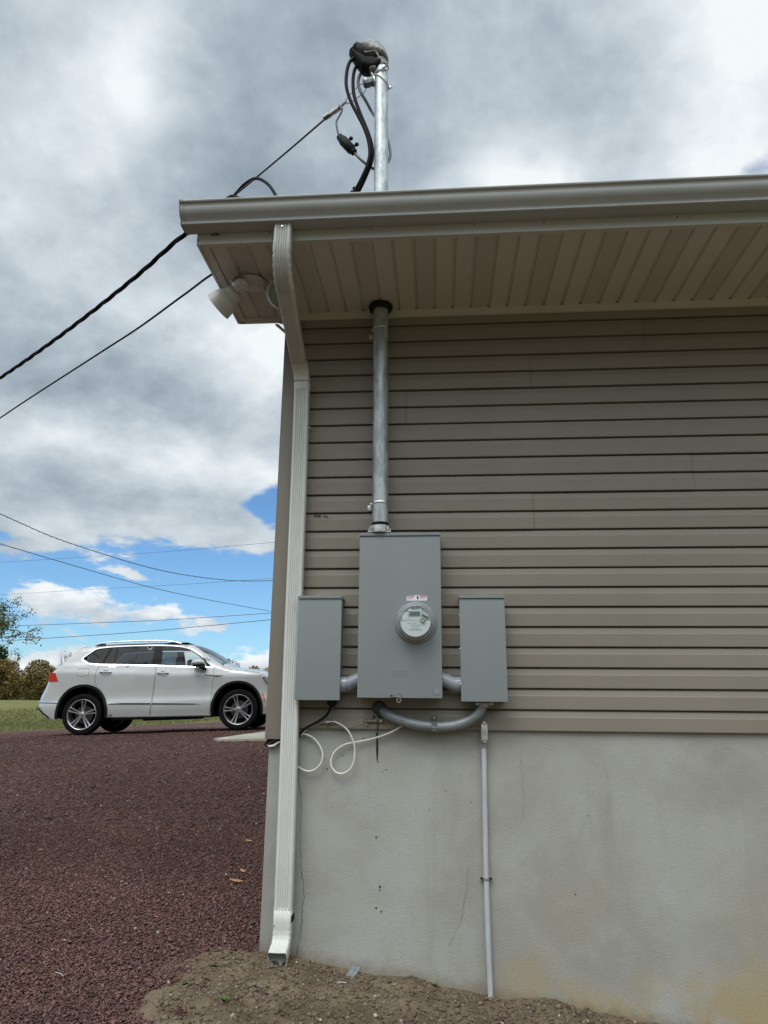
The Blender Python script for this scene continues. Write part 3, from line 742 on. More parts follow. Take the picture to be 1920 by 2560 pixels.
# roof
bm = bmesh.new()
slab(bm, -1.185, HX1+.3, -.745, RZ(-.745), HD/2, RZ(HD/2), .03)
slab(bm, -1.185, HX1+.3, HD+.745, RZ(-.745), HD/2, RZ(HD/2), .03)
bmesh.ops.recalc_face_normals(bm, faces=bm.faces[:])
link('roof', bm, M['roofsh'], house)
bm = bmesh.new(); box(bm, (-1.178, -.752, 2.452), (HX1+.3, -.7460, 2.482), .001); link('drip_edge', bm, M['cream'], house)
# joint where the foundation is cracked
def crack(pts, wd, lab=None):
    bm = bmesh.new(); rows = []
    P = []
    for i in range(len(pts)-1):
        for k in range(8):
            t = k/8; P.append((pts[i][0]*(1-t)+pts[i+1][0]*t+random.uniform(-.0035, .0035), pts[i][1]*(1-t)+pts[i+1][1]*t))
    for x, z in P:
        wv = wd*random.uniform(.35, 1); rows.append((bm.verts.new((x-wv, .0128, z)), bm.verts.new((x+wv, .0128, z))))
    for i in range(len(rows)-1): bm.faces.new((rows[i][0], rows[i][1], rows[i+1][1], rows[i+1][0]))
    for f in bm.faces:
        if f.normal.y > 0: f.normal_flip()
    bmesh.ops.recalc_face_normals(bm, faces=bm.faces[:])
    return link('crack', bm, M['stain'], foundation)
crack([(-.695, -.08), (-.690, -.25), (-.672, -.33), (-.672, -.52), (-.666, -.62), (-.650, -.70), (-.645, -.76), (-.652, -.80), (-.648, -.86), (-.658, -.93), (-.668, -.99), (-.665, -1.03)], .0013)
crack([(.395, -.10), (.396, -.2), (.401, -.3), (.395, -.42)], .0004)
crack([(.13, -.62), (.12, -.72), (.095, -.84), (.05, -.92), (.03, -.95)], .0006)
crack([(-.56, -.34), (-.53, -.345), (-.515, -.37)], .0006)
bm = bmesh.new()
for x, z, s in ((-.305, -.495, .006), (-.285, -.71, .009), (-.285, -.725, .005), (-.302, -.80, .008), (-.278, -.815, .006), (-.47, -.125, .006), (-.375, -.042, .005), (-.30, -.155, .007), (-.278, -.2, .005), (-.26, -.19, .006), (.03, .0-.28, .004), (-.05, -.37, .004), (-.55, -.19, .006), (.15, -.33, .004), (.45, -.17, .003), (.70, -.38, .004), (.62, -.72, .005)):
    sph(bm, (x, .013, z), s*.55, (1, .25, random.uniform(.8, 1.6)), 8, Matrix.Rotation(random.uniform(-1, 1), 4, 'Y'))
split(link('dark_spot', bm, M['stain'], foundation))
# dark smear of sealant down the stucco below the ground bar
bm = bmesh.new()
inflate(bm, [(-.311, -.02), (-.302, -.02), (-.300, -.06), (-.298, -.10), (-.301, -.15), (-.306, -.15), (-.310, -.10), (-.309, -.06)], .0135, .003, .004, .004)
link('sealant_streak', bm, M['stain'], foundation)
# ================================================================== GUTTER
gx0, gx1 = -1.215, HX1+.1
gut = thing('gutter', 'long pale grey roof gutter running along the eave above the fascia', 'gutter', (gx0, -.76, 2.36))
gp = [(-.7145, 2.475), (-.7150, 2.357), (-.790, 2.357), (-.7935, 2.360), (-.7935, 2.372), (-.7960, 2.379), (-.812, 2.392), (-.8235, 2.410), (-.8265, 2.428),
      (-.8260, 2.444), (-.8300, 2.4500), (-.8360, 2.4520), (-.8380, 2.4580), (-.8350, 2.4640), (-.8290, 2.4650), (-.8240, 2.4620)]
inner = [(y+(.0022 if y < -.75 else -.0022), z+(.0022 if z < 2.37 else 0)) for y, z in gp]
bm = bmesh.new(); extrude_x(bm, gp, gx0, gx1, closed=False, nx=30); extrude_x(bm, [inner[0]]+inner[1:-2], gx0, gx1, closed=False, nx=2)
gutbody = link('trough', bm, M['gutter'], gut, smooth=40)
bm = bmesh.new()
capp = [(-.713, 2.460), (-.7135, 2.354), (-.7915, 2.354), (-.7955, 2.358), (-.7955, 2.371), (-.7985, 2.378), (-.814, 2.390), (-.8258, 2.409), (-.829, 2.428), (-.829, 2.444), (-.840, 2.452), (-.841, 2.462), (-.829, 2.467)]
extrude_x(bm, capp, gx0-.006, gx0-.001); extrude_x(bm, [(y*1.0, z) for y, z in capp], gx0-.006, gx0+.010, closed=False)
bmesh.ops.recalc_face_normals(bm, faces=bm.faces[:])
link('end_cap', bm, M['gutter'], gut, smooth=30)

# ================================================================== DOWNSPOUT
ds = thing('downspout', 'ribbed white metal downspout bending in from the gutter and running down the house corner', 'downspout', (-.735, -.05, -1.03))
def ribsect(w, d, n=5, amp=.0050):
    """section in (a=depth axis outward, b=width axis)"""
    c = .010; P = []
    P.append((-d/2, -w/2+c)); P.append((-d/2, w/2-c)); P.append((-d/2+c, w/2))
    P.append((d/2-c, w/2)); P.append((d/2-c*.3, w/2-c*.3)); P.append((d/2, w/2-c))
    span = w-2*c-.008; m_ = n*8
    for i in range(m_+1):
        t = i/m_; b_ = span/2-span*t
        P.append((d/2-amp*(.5-.5*math.cos(2*math.pi*n*t))**2.2, b_))
    P.append((d/2, -w/2+c)); P.append((d/2-c*.3, -w/2+c*.3)); P.append((d/2-c, -w/2)); P.append((-d/2+c, -w/2))
    return P
def loft(bm, frames, cap=(True, True)):
    rings = [[bm.verts.new(o+nr*a+wd*b) for a, b in sec] for o, nr, wd, sec in frames]
    n = len(rings[0])
    for i in range(len(rings)-1):
        for j in range(n): bm.faces.new((rings[i][j], rings[i][(j+1) % n], rings[i+1][(j+1) % n], rings[i+1][j]))
    if cap[0]: bm.faces.new(rings[0][::-1])
    if cap[1]: bm.faces.new(rings[-1])
    bmesh.ops.recalc_face_normals(bm, faces=bm.faces[:])
W_, D_ = .0835, .058
def frames_yz(pts, w=W_, d=D_, sec=None, crimps=None):
    """pts: [(x, y, z)] centre line; front normal perpendicular to it in YZ"""
    out = []; P = [Vector(p) for p in pts]
    for i, p in enumerate(P):
        t = (P[min(i+1, len(P)-1)]-P[max(i-1, 0)]).normalized()
        nr = Vector((0, t.z, -t.y)).normalized()
        if nr.y > 0 and abs(t.z) > .3: nr = -nr
        if abs(t.z) <= .3 and nr.z > 0: nr = -nr
        wd = Vector((1, 0, 0)); k = crimps(i) if crimps else 1.
        s_ = sec or ribsect(w, d); out.append((p, nr, wd, [(a*k, b*(2*k-1 if k > .5 else k)) for a, b in s_]))
    return out
# upper elbow: straight from outlet, then curving back to the wall
def arc(p, q, r, n): pass
up = [(-.7235, -.747, 2.365), (-.7235, -.748, 2.30), (-.7235, -.748, 2.262)]
bm = bmesh.new(); loft(bm, frames_yz([(x, y, z) for x, y, z in up]), (False, False))
link('outlet_tube', bm, M['cream'], ds, smooth=35)
pts = []
N = 26
for i in range(N+1):
    a = rad(82)*i/N
    R_ = .150
    pts.append((-.7235-.008*i/N, -.748+R_*(1-math.cos(a)), 2.262-R_*math.sin(a)*1.15))
def crimp(i): return 1.0 - (.075 if (i % 4 == 2 and 4 < i < 25) else 0)
sec2 = ribsect(W_+.003, D_+.003)
fr = []
P = [Vector(p) for p in pts]
for i, p in enumerate(P):
    t = (P[min(i+1, N)]-P[max(i-1, 0)]).normalized(); nr = Vector((0, t.z, -t.y)); nr = -nr if nr.z > .0 and i > 3 else nr
    if i <= 3: nr = Vector((0, -abs(nr.y), -abs(nr.z)))
    k = crimp(i); s_ = []
    for a, b in sec2:
        side = abs(b) > W_/2-.012
        s_.append((a*(1-.02*(k < 1)), b*k if side else b))
    fr.append((p, nr, Vector((1, 0, 0)), s_))
bm = bmesh.new(); loft(bm, fr, (False, False)); link('upper_elbow', bm, M['cream'], ds, smooth=60)
e0 = P[-1]
# sloping run back to the wall
A = e0 + Vector((0, -.012, .004)); B = Vector((-.752, -.118, 1.958))
dirv = (B-A).normalized(); nr = Vector((0, dirv.z, -dirv.y)); nr = -nr if nr.z > 0 else nr
plain = ribsect(W_-.002, D_-.001, amp=.0018)
bm = bmesh.new(); loft(bm, [(A, nr, Vector((1, 0, 0)), plain), ((A+B)/2, nr, Vector((1, 0, 0)), plain), (B, nr, Vector((1, 0, 0)), plain)])
link('offset_tube', bm, M['cream'], ds, smooth=60)
# lower elbow at the wall
pts = []
N = 22; Bq = B + dirv*-.01
a0 = math.atan2(-dirv.z, dirv.y)
tot = math.pi/2-a0; yT = -.0500; r_ = (yT-Bq.y)/(math.cos(0)-0 + 1e-9 - math.sin(a0)) if False else None
cur = Vector(Bq); L_ = .205/N; xs_ = Bq.x
for i in range(N+1):
    pts.append((xs_, cur.y, cur.z)); a = a0+tot*min(1, max(0, (i-2)/(N-6)))
    cur = cur+Vector((0, math.cos(a), -math.sin(a)))*L_
dy_ = yT-pts[-1][1]
pts = [(x+.010*smooth01(i/N), y+dy_*smooth01(i/N), z) for i, (x, y, z) in enumerate(pts)]
P = [Vector(p) for p in pts]; fr = []
for i, p in enumerate(P):
    t = (P[min(i+1, N)]-P[max(i-1, 0)]).normalized(); nr = Vector((0, t.z, -t.y)); nr = -nr if nr.y > 0 or (nr.z > 0) else nr
    k = 1-.05*(i % 3 == 1 and 3 < i < 19)
    fr.append((p, nr, Vector((1, 0, 0)), [(a*k+(.0), b*k) for a, b in ribsect(W_+.003, D_+.003, amp=.0022)]))
bm = bmesh.new(); loft(bm, fr, (False, False)); link('wall_elbow', bm, M['spout'], ds, smooth=60)
z1_ = P[-1].z+.012; xT = P[-1].x
bm = bmesh.new(); sec = ribsect(W_, D_)
fr = []
zt_, zb_ = z1_, -.800
for i in range(25):
    t = i/24; z = zt_+(zb_-zt_)*t
    fr.append((Vector((xT+(-.7275-xT)*t+.0012*math.sin(t*9), yT-.0005, z)), Vector((0, -1, 0)), Vector((1, 0, 0)), sec))
loft(bm, fr, (False, False)); link('long_run', bm, M['spout'], ds, smooth=62)
# bottom: crimped sleeve, then kick-out elbow, open mouth
bm = bmesh.new()
pts = [(-.7275, -.050, -.795), (-.7275, -.050, -.820), (-.7275, -.050, -.850)]
N = 20; cur = Vector((-.7275, -.050, -.856)); seq = [Vector((-.7275, -.050, -.79)), Vector((-.7275, -.050, -.853))]
for i in range(N+1):
    a = rad(66)*smooth01(max(0, (i-2)/13)); seq.append(cur.copy()); cur += Vector((-.0006, -math.sin(a), -math.cos(a)))*.0088
fr = []
for i, p in enumerate(seq):
    t = (seq[min(i+1, len(seq)-1)]-seq[max(i-1, 0)]).normalized(); nr = Vector((0, t.z, -t.y)); nr = -nr if nr.y > 0 else nr
    k = 1-(.055 if (i % 3 == 2 and 2 < i < 16) else 0)+.02*(i > 2)
    fr.append((p, nr, Vector((1, 0, 0)), [(a*k*(1+.25*smooth01((i-12)/9)), b*k) for a, b in ribsect(W_, D_, amp=.0035)]))
loft(bm, fr, (False, False))
el = link('bottom_elbow', bm, M['spout'], ds, smooth=60); md = el.modifiers.new('t', 'SOLIDIFY'); md.thickness = .0012; md.offset = -1
bm = bmesh.new()
for x, y, z in ((-.7235, -.7785, 2.335),): cyl(bm, (x, y, z), (x, y-.0035, z), .0045, n=10)
for x, y, z in ((-.7625, -.081, -.862), (-.693, -.03, 1.60), (-.697, -.045, 1.45)): cyl(bm, (x, y, z), (x, y-.003, z), .0035, n=8)
split(link('screw', bm, M['steel'], ds))
bm = bmesh.new(); box(bm, (-.6845, -.074, -.85), (-.6805, -.02, -.822), .001); link('strap', bm, M['dark'], ds)

# ================================================================== FLOODLIGHT
fl = thing('floodlight', 'white twin head security floodlight with motion sensor under the soffit corner', 'floodlight', (-.975, -.37, 2.30))
bm = bmesh.new(); lathe(bm, [(0, 0), (.070, 0), (.078, -.004), (.078, -.010), (.070, -.017), (.03, -.021), (0, -.022)], 40, Matrix.Translation((-.975, -.365, 2.309)))
link('mounting_plate', bm, M['whitepl'], fl, smooth=40)
def lamp(name, neck, mouth, jx):
    neck, mouth = Vector(neck), Vector(mouth); d = (mouth-neck).normalized(); L = (mouth-neck).length; mt = axis_mt(neck, d)
    bm = bmesh.new()
    lathe(bm, [(0, -.006), (.026, -.002), (.040, .008), (.046, .022), (.049, .044), (.0495, .047), (.0515, .048), (.063, .066), (.0725, .090), (.0785, L-.004), (.080, L), (.0775, L+.001), (.072, L-.012), (.0, L-.016)], 36, mt)
    h = link('lamp_head', bm, M['whitepl'], fl, smooth=35)
    bm = bmesh.new(); lathe(bm, [(.0, L-.012), (.04, L-.0125), (.0725, L-.0115), (.072, L-.0145)], 36, mt); link('lens', bm, M['greywhite'], h, smooth=40)
    bm = bmesh.new(); tube(bm, [jx, (Vector(jx)+neck)/2+Vector((0, 0, -.008)), neck], .010, 12); sph(bm, jx, .018, n=16); sph(bm, (Vector(jx)+neck)/2+Vector((0, 0, -.006)), .014, n=12)
    link('swivel_arm', bm, M['whitepl'], h, smooth=60)
lamp('a', (-1.040, -.405, 2.236), (-1.150, -.375, 2.160), (-1.012, -.375, 2.29))
lamp('b', (-.866, -.335, 2.236), (-.792, -.430, 2.192), (-.925, -.345, 2.288))
bm = bmesh.new(); mt = axis_mt((-1.030, -.440, 2.268), (.42, -.38, -.72))
lathe(bm, [(0, -.001), (.034, 0), (.038, .003), (.038, .056), (.034, .066), (.020, .072), (0, .073)], 28, mt)
tube(bm, [(-1.0, -.39, 2.295), (-1.008, -.41, 2.28), (-1.014, -.425, 2.27)], .011, 10)
ms = link('motion_sensor', bm, M['whitepl'], fl, smooth=40)
bm = bmesh.new(); lathe(bm, [(.0386, .012), (.0392, .016), (.0392, .044), (.0386, .048)], 28, mt); link('sensor_window', bm, M['greywhite'], ms, smooth=60)
bm = bmesh.new()
for a in range(5):
    p = mt @ Vector((.018*math.cos(a*1.25+3.5), .018*math.sin(a*1.25+3.5), .0715)); sph(bm, p, .0032, n=8)
split(link('adjust_hole', bm, M['ink'], ms))

# ================================================================== SERVICE MAST
mast = thing('service_mast', 'tall galvanised service mast pipe passing through the eave from the meter box', 'mast', (-.293, -.085, .99))
bm = bmesh.new(); cyl(bm, (-.2915, -.085, 1.02), (-.3135, -.085, 4.03), .0425, n=40)
pipe = link('pipe', bm, M['galv'], mast, smooth=60)
bm = bmesh.new()
lathe(bm, [(.0432, 0), (.0455, .002), (.0455, .008), (.043, .010), (.0445, .012), (.0445, .018), (.0428, .02)], 40, Matrix.Translation((-.2918, -.085, 1.012)))
link('pipe_thread', bm, M['dark'], mast, smooth=30)
# hub
bm = bmesh.new()
lathe(bm, [(.0, 0), (.062, 0), (.063, .006), (.052, .008), (.050, .040), (.046, .044), (.0435, .045), (.0435, .02)], 36, Matrix.Translation((-.293, -.085, .972)))
for s in (-1, 1):
    box(bm, (-.293+s*.044-.003, -.135, .978), (-.293+s*.044+.003, -.125, 1.005), .001)
    cyl(bm, (-.293+s*.054, -.115, .975), (-.293+s*.054, -.115, .995), .0065, n=10)
box(bm, (-.353, -.134, .9715), (-.233, -.04, .9775), .002)
link('hub', bm, M['alu'], mast, smooth=35)
# rubber boot at the soffit
bm = bmesh.new(); ring = []
n = 44
prof = [(.0430, -.022), (.050, -.026), (.064, -.016), (.0685, -.004), (.066, .006), (.048, .010)]
rs = []
for r_, h_ in prof:
    rs.append([bm.verts.new((-.3005+(r_*(1+.07*noise.noise(Vector((math.cos(2*math.pi*j/n)*2.2, math.sin(2*math.pi*j/n)*2.2, h_*30)))))*math.cos(2*math.pi*j/n),
               -.085+(r_*(1+.07*noise.noise(Vector((math.cos(2*math.pi*j/n)*2.2, math.sin(2*math.pi*j/n)*2.2, 5+h_*30)))))*math.sin(2*math.pi*j/n)*1.0, 2.303+h_)) for j in range(n)])
for i in range(len(rs)-1):
    for j in range(n): bm.faces.new((rs[i][j], rs[i][(j+1) % n], rs[i+1][(j+1) % n], rs[i+1][j]))
link('boot', bm, M['dark'], mast, smooth=60)
# wall straps
for z, x in ((2.163, -.3002), (1.137, -.2925)):
    bm = bmesh.new(); lathe(bm, [(.0438, 0), (.0448, .002), (.0448, .011), (.0438, .013)], 36, Matrix.Translation((x, -.085, z-.006)))
    box(bm, (x-.075, -.006, z-.016), (x-.052, .002, z+.014), .003); box(bm, (x-.054, -.080, z-.006), (x-.043, .001, z+.007), .001)
    st = link('pipe_strap', bm, M['steel'], mast, smooth=30)
    bm = bmesh.new(); cyl(bm, (x-.064, -.006, z+.004), (x-.064, -.010, z+.004), .0045, n=8); split(link('screw', bm, M['alu'], st))
# weatherhead: rounded hood opening to the left, base plate below, collar on the pipe
wh = thing('weatherhead', 'weathered cast metal weatherhead capping the service mast', 'weatherhead', (-.313, -.085, 4.03))
hood = [(-.524, 4.120), (-.516, 4.150), (-.500, 4.166), (-.478, 4.190), (-.455, 4.193), (-.438, 4.182), (-.420, 4.193), (-.390, 4.203), (-.352, 4.198), (-.318, 4.176), (-.288, 4.135), (-.268, 4.08), (-.267, 4.04), (-.300, 4.05), (-.355, 4.070), (-.402, 4.079), (-.443, 4.110), (-.480, 4.148), (-.503, 4.150), (-.514, 4.12), (-.508, 4.09)]
bm = bmesh.new(); inflate(bm, hood, -.085, .068, .042, .008, jit=.05); link('hood', bm, M['dullalu'], wh, smooth=70)
bm = bmesh.new()
inflate(bm, [(-.518, 4.118), (-.505, 4.140), (-.482, 4.140), (-.445, 4.105), (-.404, 4.074), (-.36, 4.068), (-.30, 4.045), (-.29, 4.0), (-.355, 3.965), (-.40, 3.972), (-.44, 3.988), (-.47, 4.03), (-.50, 4.085)], -.085, .054, .03, .009)
link('throat', bm, M['dark'], wh, smooth=70)
bm = bmesh.new(); inflate(bm, [(-.445, 3.997), (-.40, 3.976), (-.362, 3.957), (-.335, 3.96), (-.33, 4.06), (-.37, 4.05), (-.41, 4.03)], -.085, .047, .02, .009); link('lower_shell', bm, M['dullalu'], wh, smooth=70)
bm = bmesh.new(); lathe(bm, [(.0428, 0), (.0475, .001), (.0475, .052), (.045, .056)], 36, Matrix.Translation((-.3133, -.085, 4.0)) @ Matrix.Rotation(rad(-8), 4, 'Y'))
tube(bm, [(-.345, -.138, 4.075), (-.337, -.142, 4.098), (-.333, -.140, 4.125)], [.006, .0025], 8); tube(bm, [(-.338, -.14, 4.07), (-.328, -.142, 4.045), (-.326, -.14, 4.02)], [.006, .003], 8)
tube(bm, [(-.352, -.140, 4.088), (-.32, -.142, 4.09), (-.300, -.135, 4.093)], .0045, 8); tube(bm, [(-.41, -.135, 4.085), (-.375, -.142, 4.083), (-.345, -.142, 4.088)], .0045, 8)
sph(bm, (-.412, -.135, 4.088), .008, n=8)
link('collar_clamp', bm, M['dullalu'], wh, smooth=35)
# insulator clamp
ic = thing('insulator_clamp', 'dark glazed insulator on a bolted clamp holding the service drop to the mast', 'insulator', (-.36, -.085, 3.87))
bm = bmesh.new(); ct = (-.316, -.085, 3.94); mt = Matrix.Translation((-.3125, -.085, 3.915)) @ Matrix.Rotation(rad(38), 4, 'Y')
pts = [Vector((-.3125+.048*math.cos(a), -.085+.048*math.sin(a), 3.895-.045*math.cos(a))) for a in [math.pi*2*i/30 for i in range(31)]]
tube(bm, pts, .0035, 8, smooth=False)
pts = [Vector((-.3125+.048*math.cos(a), -.085+.048*math.sin(a), 3.950+.012*math.cos(a))) for a in [math.pi*(1.02+.78*i/16) for i in range(17)]]
tube(bm, pts, .004, 8, smooth=False)
cyl(bm, (-.300, -.140, 3.958), (-.272, -.142, 3.965), .0045, n=8); cyl(bm, (-.296, -.147, 3.958), (-.290, -.133, 3.958), .010, n=6)
cyl(bm, (-.270, -.085, 3.852), (-.240, -.085, 3.848), .004, n=8); cyl(bm, (-.262, -.085, 3.851), (-.254, -.085, 3.85), .011, n=6); cyl(bm, (-.36, -.10, 3.935), (-.372, -.10, 3.96), .006, n=8)
link('clamp_band', bm, M['steel'], ic, smooth=40)
bm = bmesh.new(); dI = Vector((-.93, -.1, -.30)).normalized(); o_ = Vector((-.357, -.10, 3.893))
mt = axis_mt(o_, dI)
sec = []
for i in range(24):
    a = 2*math.pi*i/24; ca, sa = math.cos(a), math.sin(a); rr = .029/max(abs(ca), abs(sa))*(.82+.18*min(abs(ca), abs(sa))/max(abs(ca), abs(sa))*-.5+.02)
    sec.append((rr*ca, rr*sa))
ringsI = []
for h_, k_ in ((0, .5), (.001, .95), (.016, 1.), (.019, .86), (.026, .84), (.031, .98), (.062, .95), (.070, .75), (.072, .3)):
    ringsI.append([bm.verts.new(mt @ Vector((a*k_, b*k_, h_))) for a, b in sec])
for i in range(len(ringsI)-1):
    for j in range(24): bm.faces.new((ringsI[i][j], ringsI[i][(j+1) % 24], ringsI[i+1][(j+1) % 24], ringsI[i+1][j]))
bm.faces.new(ringsI[0]); bm.faces.new(ringsI[-1][::-1]); bmesh.ops.recalc_face_normals(bm, faces=bm.faces[:])
link('spool', bm, M['insul'], ic, smooth=50)
bm = bmesh.new(); cyl(bm, (-.345, -.095, 3.893), (-.362, -.099, 3.893), .014, n=12); box(bm, (-.36, -.118, 3.868), (-.352, -.08, 3.915), .002); link('bracket', bm, M['steel'], ic)

def cable(name, pts, r, m, lab, cat='cable', grp=None, n=10, k=8, parent=None):
    bm = bmesh.new(); tube(bm, pts, r, n, k=k); o = link(name, bm, m, parent, smooth=70)
    if parent is None: tag(o, lab, cat, grp)
    return o
low = [(-.46, .0, 3.02), (-.60, .10, 2.97), (-.80, .20, 3.00), (-.95, .27, 3.12)]
# mast conductors
cable('service_conductor', [(-.440, -.10, 4.10), (-.491, -.11, 4.07), (-.519, -.115, 4.017), (-.531, -.115, 3.926), (-.527, -.115, 3.835), (-.499, -.11, 3.735), (-.457, -.105, 3.639), (-.416, -.10, 3.545), (-.388, -.095, 3.452), (-.377, -.09, 3.366), (-.384, -.085, 3.312), (-.40, -.08, 3.255), (-.445, -.06, 3.165), (-.50, -.03, 3.08), (-.55, .02, 3.01), (-.68, .12, 2.985), (-.88, .24, 3.10), (-1.017, .28, 3.29), (-1.043, .30, 3.396), (-1.122, .359, 3.551), (-1.232, .441, 3.675), (-1.34, .522, 3.697), (-1.446, .602, 3.66)],
      .0108, M['cable'], 'outermost thick black conductor bulging left out of the weatherhead')
cable('service_conductor', [(-.41, -.085, 4.10), (-.446, -.085, 4.067), (-.481, -.085, 4.014), (-.492, -.085, 3.923), (-.484, -.085, 3.81), (-.455, -.085, 3.705), (-.421, -.085, 3.606), (-.387, -.08, 3.508), (-.366, -.075, 3.421), (-.364, -.07, 3.345), (-.376, -.065, 3.290), (-.425, -.04, 3.18), (-.48, -.01, 3.09), (-.53, .04, 3.03), (-.62, .12, 2.995), (-.80, .26, 3.03), (-1.0, .4, 3.3), (-1.18, .55, 3.57), (-1.37, .548, 3.605), (-1.45, .6, 3.67), (-1.546, .677, 3.69)],
      .0108, M['cable'], 'inner thick black conductor curving down close beside the mast pipe')
cable('neutral_conductor', [(-.40, -.07, 4.08), (-.438, -.06, 4.02), (-.459, -.055, 3.971), (-.462, -.05, 3.921), (-.443, -.045, 3.861), (-.415, -.03, 3.815), (-.375, .0, 3.75), (-.33, -.02, 3.66), (-.285, -.02, 3.55), (-.262, -.02, 3.46), (-.26, -.02, 3.38), (-.30, -.02, 3.31), (-.35, -.03, 3.293), (-.391, -.07, 3.291), (-.43, -.09, 3.314), (-.475, -.095, 3.366)],
      [.0105, .0085], M['emt'], 'grey neutral conductor looping behind the mast to the black splice')
cc = thing('splice_connector', 'black insulated splice connector with two round bolt caps hanging left of the mast', 'connector', (-.52, -.095, 3.42))
a_, b_ = Vector((-.566, -.095, 3.485)), Vector((-.470, -.095, 3.363)); d_ = (b_-a_).normalized()
bm = bmesh.new(); mt = axis_mt(a_, d_); L = (b_-a_).length
bx = lambda u, v: [(-u, -v), (u, -v), (u, v), (-u, v)]
rs = []
for h_, u in ((-.004, .012), (-.003, .019), (.010, .019), (.012, .021), (.028, .0235), (.034, .027), (L-.034, .027), (L-.028, .0235), (L-.012, .020), (L-.002, .019), (L, .012)):
    rs.append([bm.verts.new(mt @ Vector((u*math.copysign(abs(math.cos(t))**.6, math.cos(t)), u*math.copysign(abs(math.sin(t))**.6, math.sin(t)), h_))) for t in [2*math.pi*j/20 for j in range(20)]])
for i in range(len(rs)-1):
    for j in range(20): bm.faces.new((rs[i][j], rs[i][(j+1) % 20], rs[i+1][(j+1) % 20], rs[i+1][j]))
bm.faces.new(rs[0]); bm.faces.new(rs[-1][::-1]); bmesh.ops.recalc_face_normals(bm, faces=bm.faces[:])
link('sleeve', bm, M['cable'], cc, smooth=45)
for t in (.36, .74):
    p = a_+d_*L*t; nrm = Vector((-d_.z, 0, d_.x)); nrm = nrm if nrm.x > 0 else -nrm
    bm = bmesh.new(); cyl(bm, p+nrm*.018, p+nrm*.042, .007, n=12); sph(bm, p+nrm*.047, .0135, (1, .8, 1), n=14); link('bolt_cap', bm, M['cable'], cc, smooth=50)
cable('jumper_wire', [(-.582, -.08, 3.722), (-.568, -.085, 3.72), (-.556, -.09, 3.703), (-.562, -.09, 3.672), (-.576, -.09, 3.640), (-.588, -.092, 3.608), (-.584, -.095, 3.555), (-.569, -.095, 3.488)], .0062, M['wire'], 'short dark jumper wire from the wedge clamp down to the splice')
wc = thing('wedge_clamp', 'grey metal wedge clamp gripping the service drop left of the mast', 'clamp', (-.62, -.04, 3.69))
bm = bmesh.new(); a_, b_ = Vector((-.577, -.050, 3.757)), Vector((-.690, .036, 3.764)); mt = axis_mt(a_, b_-a_)
L = (b_-a_).length
for h0, h1, u, v_ in ((0, L*.62, .013, .012), (L*.62, L, .0155, .010)):
    r = bmesh.ops.create_cube(bm, size=1, matrix=mt @ Matrix.Translation((0, 0, (h0+h1)/2)) @ Matrix.Diagonal((2*u, 2*v_, h1-h0, 1)))
tube(bm, [(-.572, -.053, 3.757), (-.55, -.068, 3.763), (-.530, -.080, 3.768)], .0085, 8)
link('wedge_body', bm, M['alu'], wc)
bm = bmesh.new()
tube(bm, [(-.421, -.09, 3.877), (-.436, -.095, 3.881), (-.472, -.09, 3.854), (-.522, -.08, 3.799), (-.554, -.07, 3.760), (-.568, -.06, 3.738)], .0024, 6)
tube(bm, [(-.398, -.095, 3.868), (-.408, -.098, 3.836), (-.424, -.090, 3.812), (-.464, -.085, 3.786), (-.507, -.08, 3.757), (-.53, -.075, 3.752)], .0024, 6)
link('bail_wire', bm, M['wire'], wc)
# service drop: straight messenger then twisted triplex out to the left
mess = [(-.615, -.02, 3.753), (-.656, .009, 3.752), (-.964, .241, 3.713), (-1.233, .442, 3.683), (-1.446, .602, 3.664), (-1.68, .78, 3.65), (-1.908, .949, 3.638), (-2.073, 1.072, 3.626), (-2.45, 1.355, 3.569), (-3.068, 1.819, 3.523), (-3.802, 2.369, 3.498), (-4.692, 3.037, 3.504), (-6.3, 4.24, 3.56), (-9, 6.27, 3.9)]
# keep the measured image path for the straight part
sdrop = thing('service_drop', 'twisted dark service drop cable sagging in from the left to the mast', 'cable', (-.6, 0, 3.7))
bm = bmesh.new(); tube(bm, mess, .0062, 8); link('messenger', bm, M['wire'], sdrop, smooth=70)
mp_ = catmull(mess[4:], 40)
for ph in (0, 2.09, 4.19):
    bm = bmesh.new(); P = []; s_ = 0
    for i, p in enumerate(mp_):
        if i: s_ += (p-mp_[i-1]).length
        t = (mp_[min(i+1, len(mp_)-1)]-mp_[max(i-1, 0)]).normalized(); n1_ = t.cross(Vector((0, 0, 1))).normalized(); n2_ = n1_.cross(t)
        a = s_/.34*math.pi+ph; P.append(p+(n1_*math.cos(a)+n2_*math.sin(a))*.0105)
    P = P[::3]
    tube(bm, P, .0088, 8, smooth=False); link('conductor_strand', bm, M['cable'], sdrop, smooth=70)
cable('phone_drop', [(-.36, -.05, 2.98), (-.9, .28, 3.05), (-1.508, .679, 3.125), (-1.955, 1.151, 3.235), (-2.586, 1.747, 3.302), (-3.369, 2.468, 3.411), (-5.39, 4.156, 3.525), (-9, 7.5, 3.95)], .0085, M['cable'], 'single straight black cable crossing the sky below the twisted service drop')
cs = bmesh.new(); box(cs, (-.50, -.03, 3.075), (-.462, .01, 3.15), .008); sph(cs, (-.475, -.035, 3.155), .012, n=10)
tag(link('splice_connector', cs, M['cable'], None, smooth=40), 'black splice connector half hidden behind the gutter edge left of the mast', 'connector')
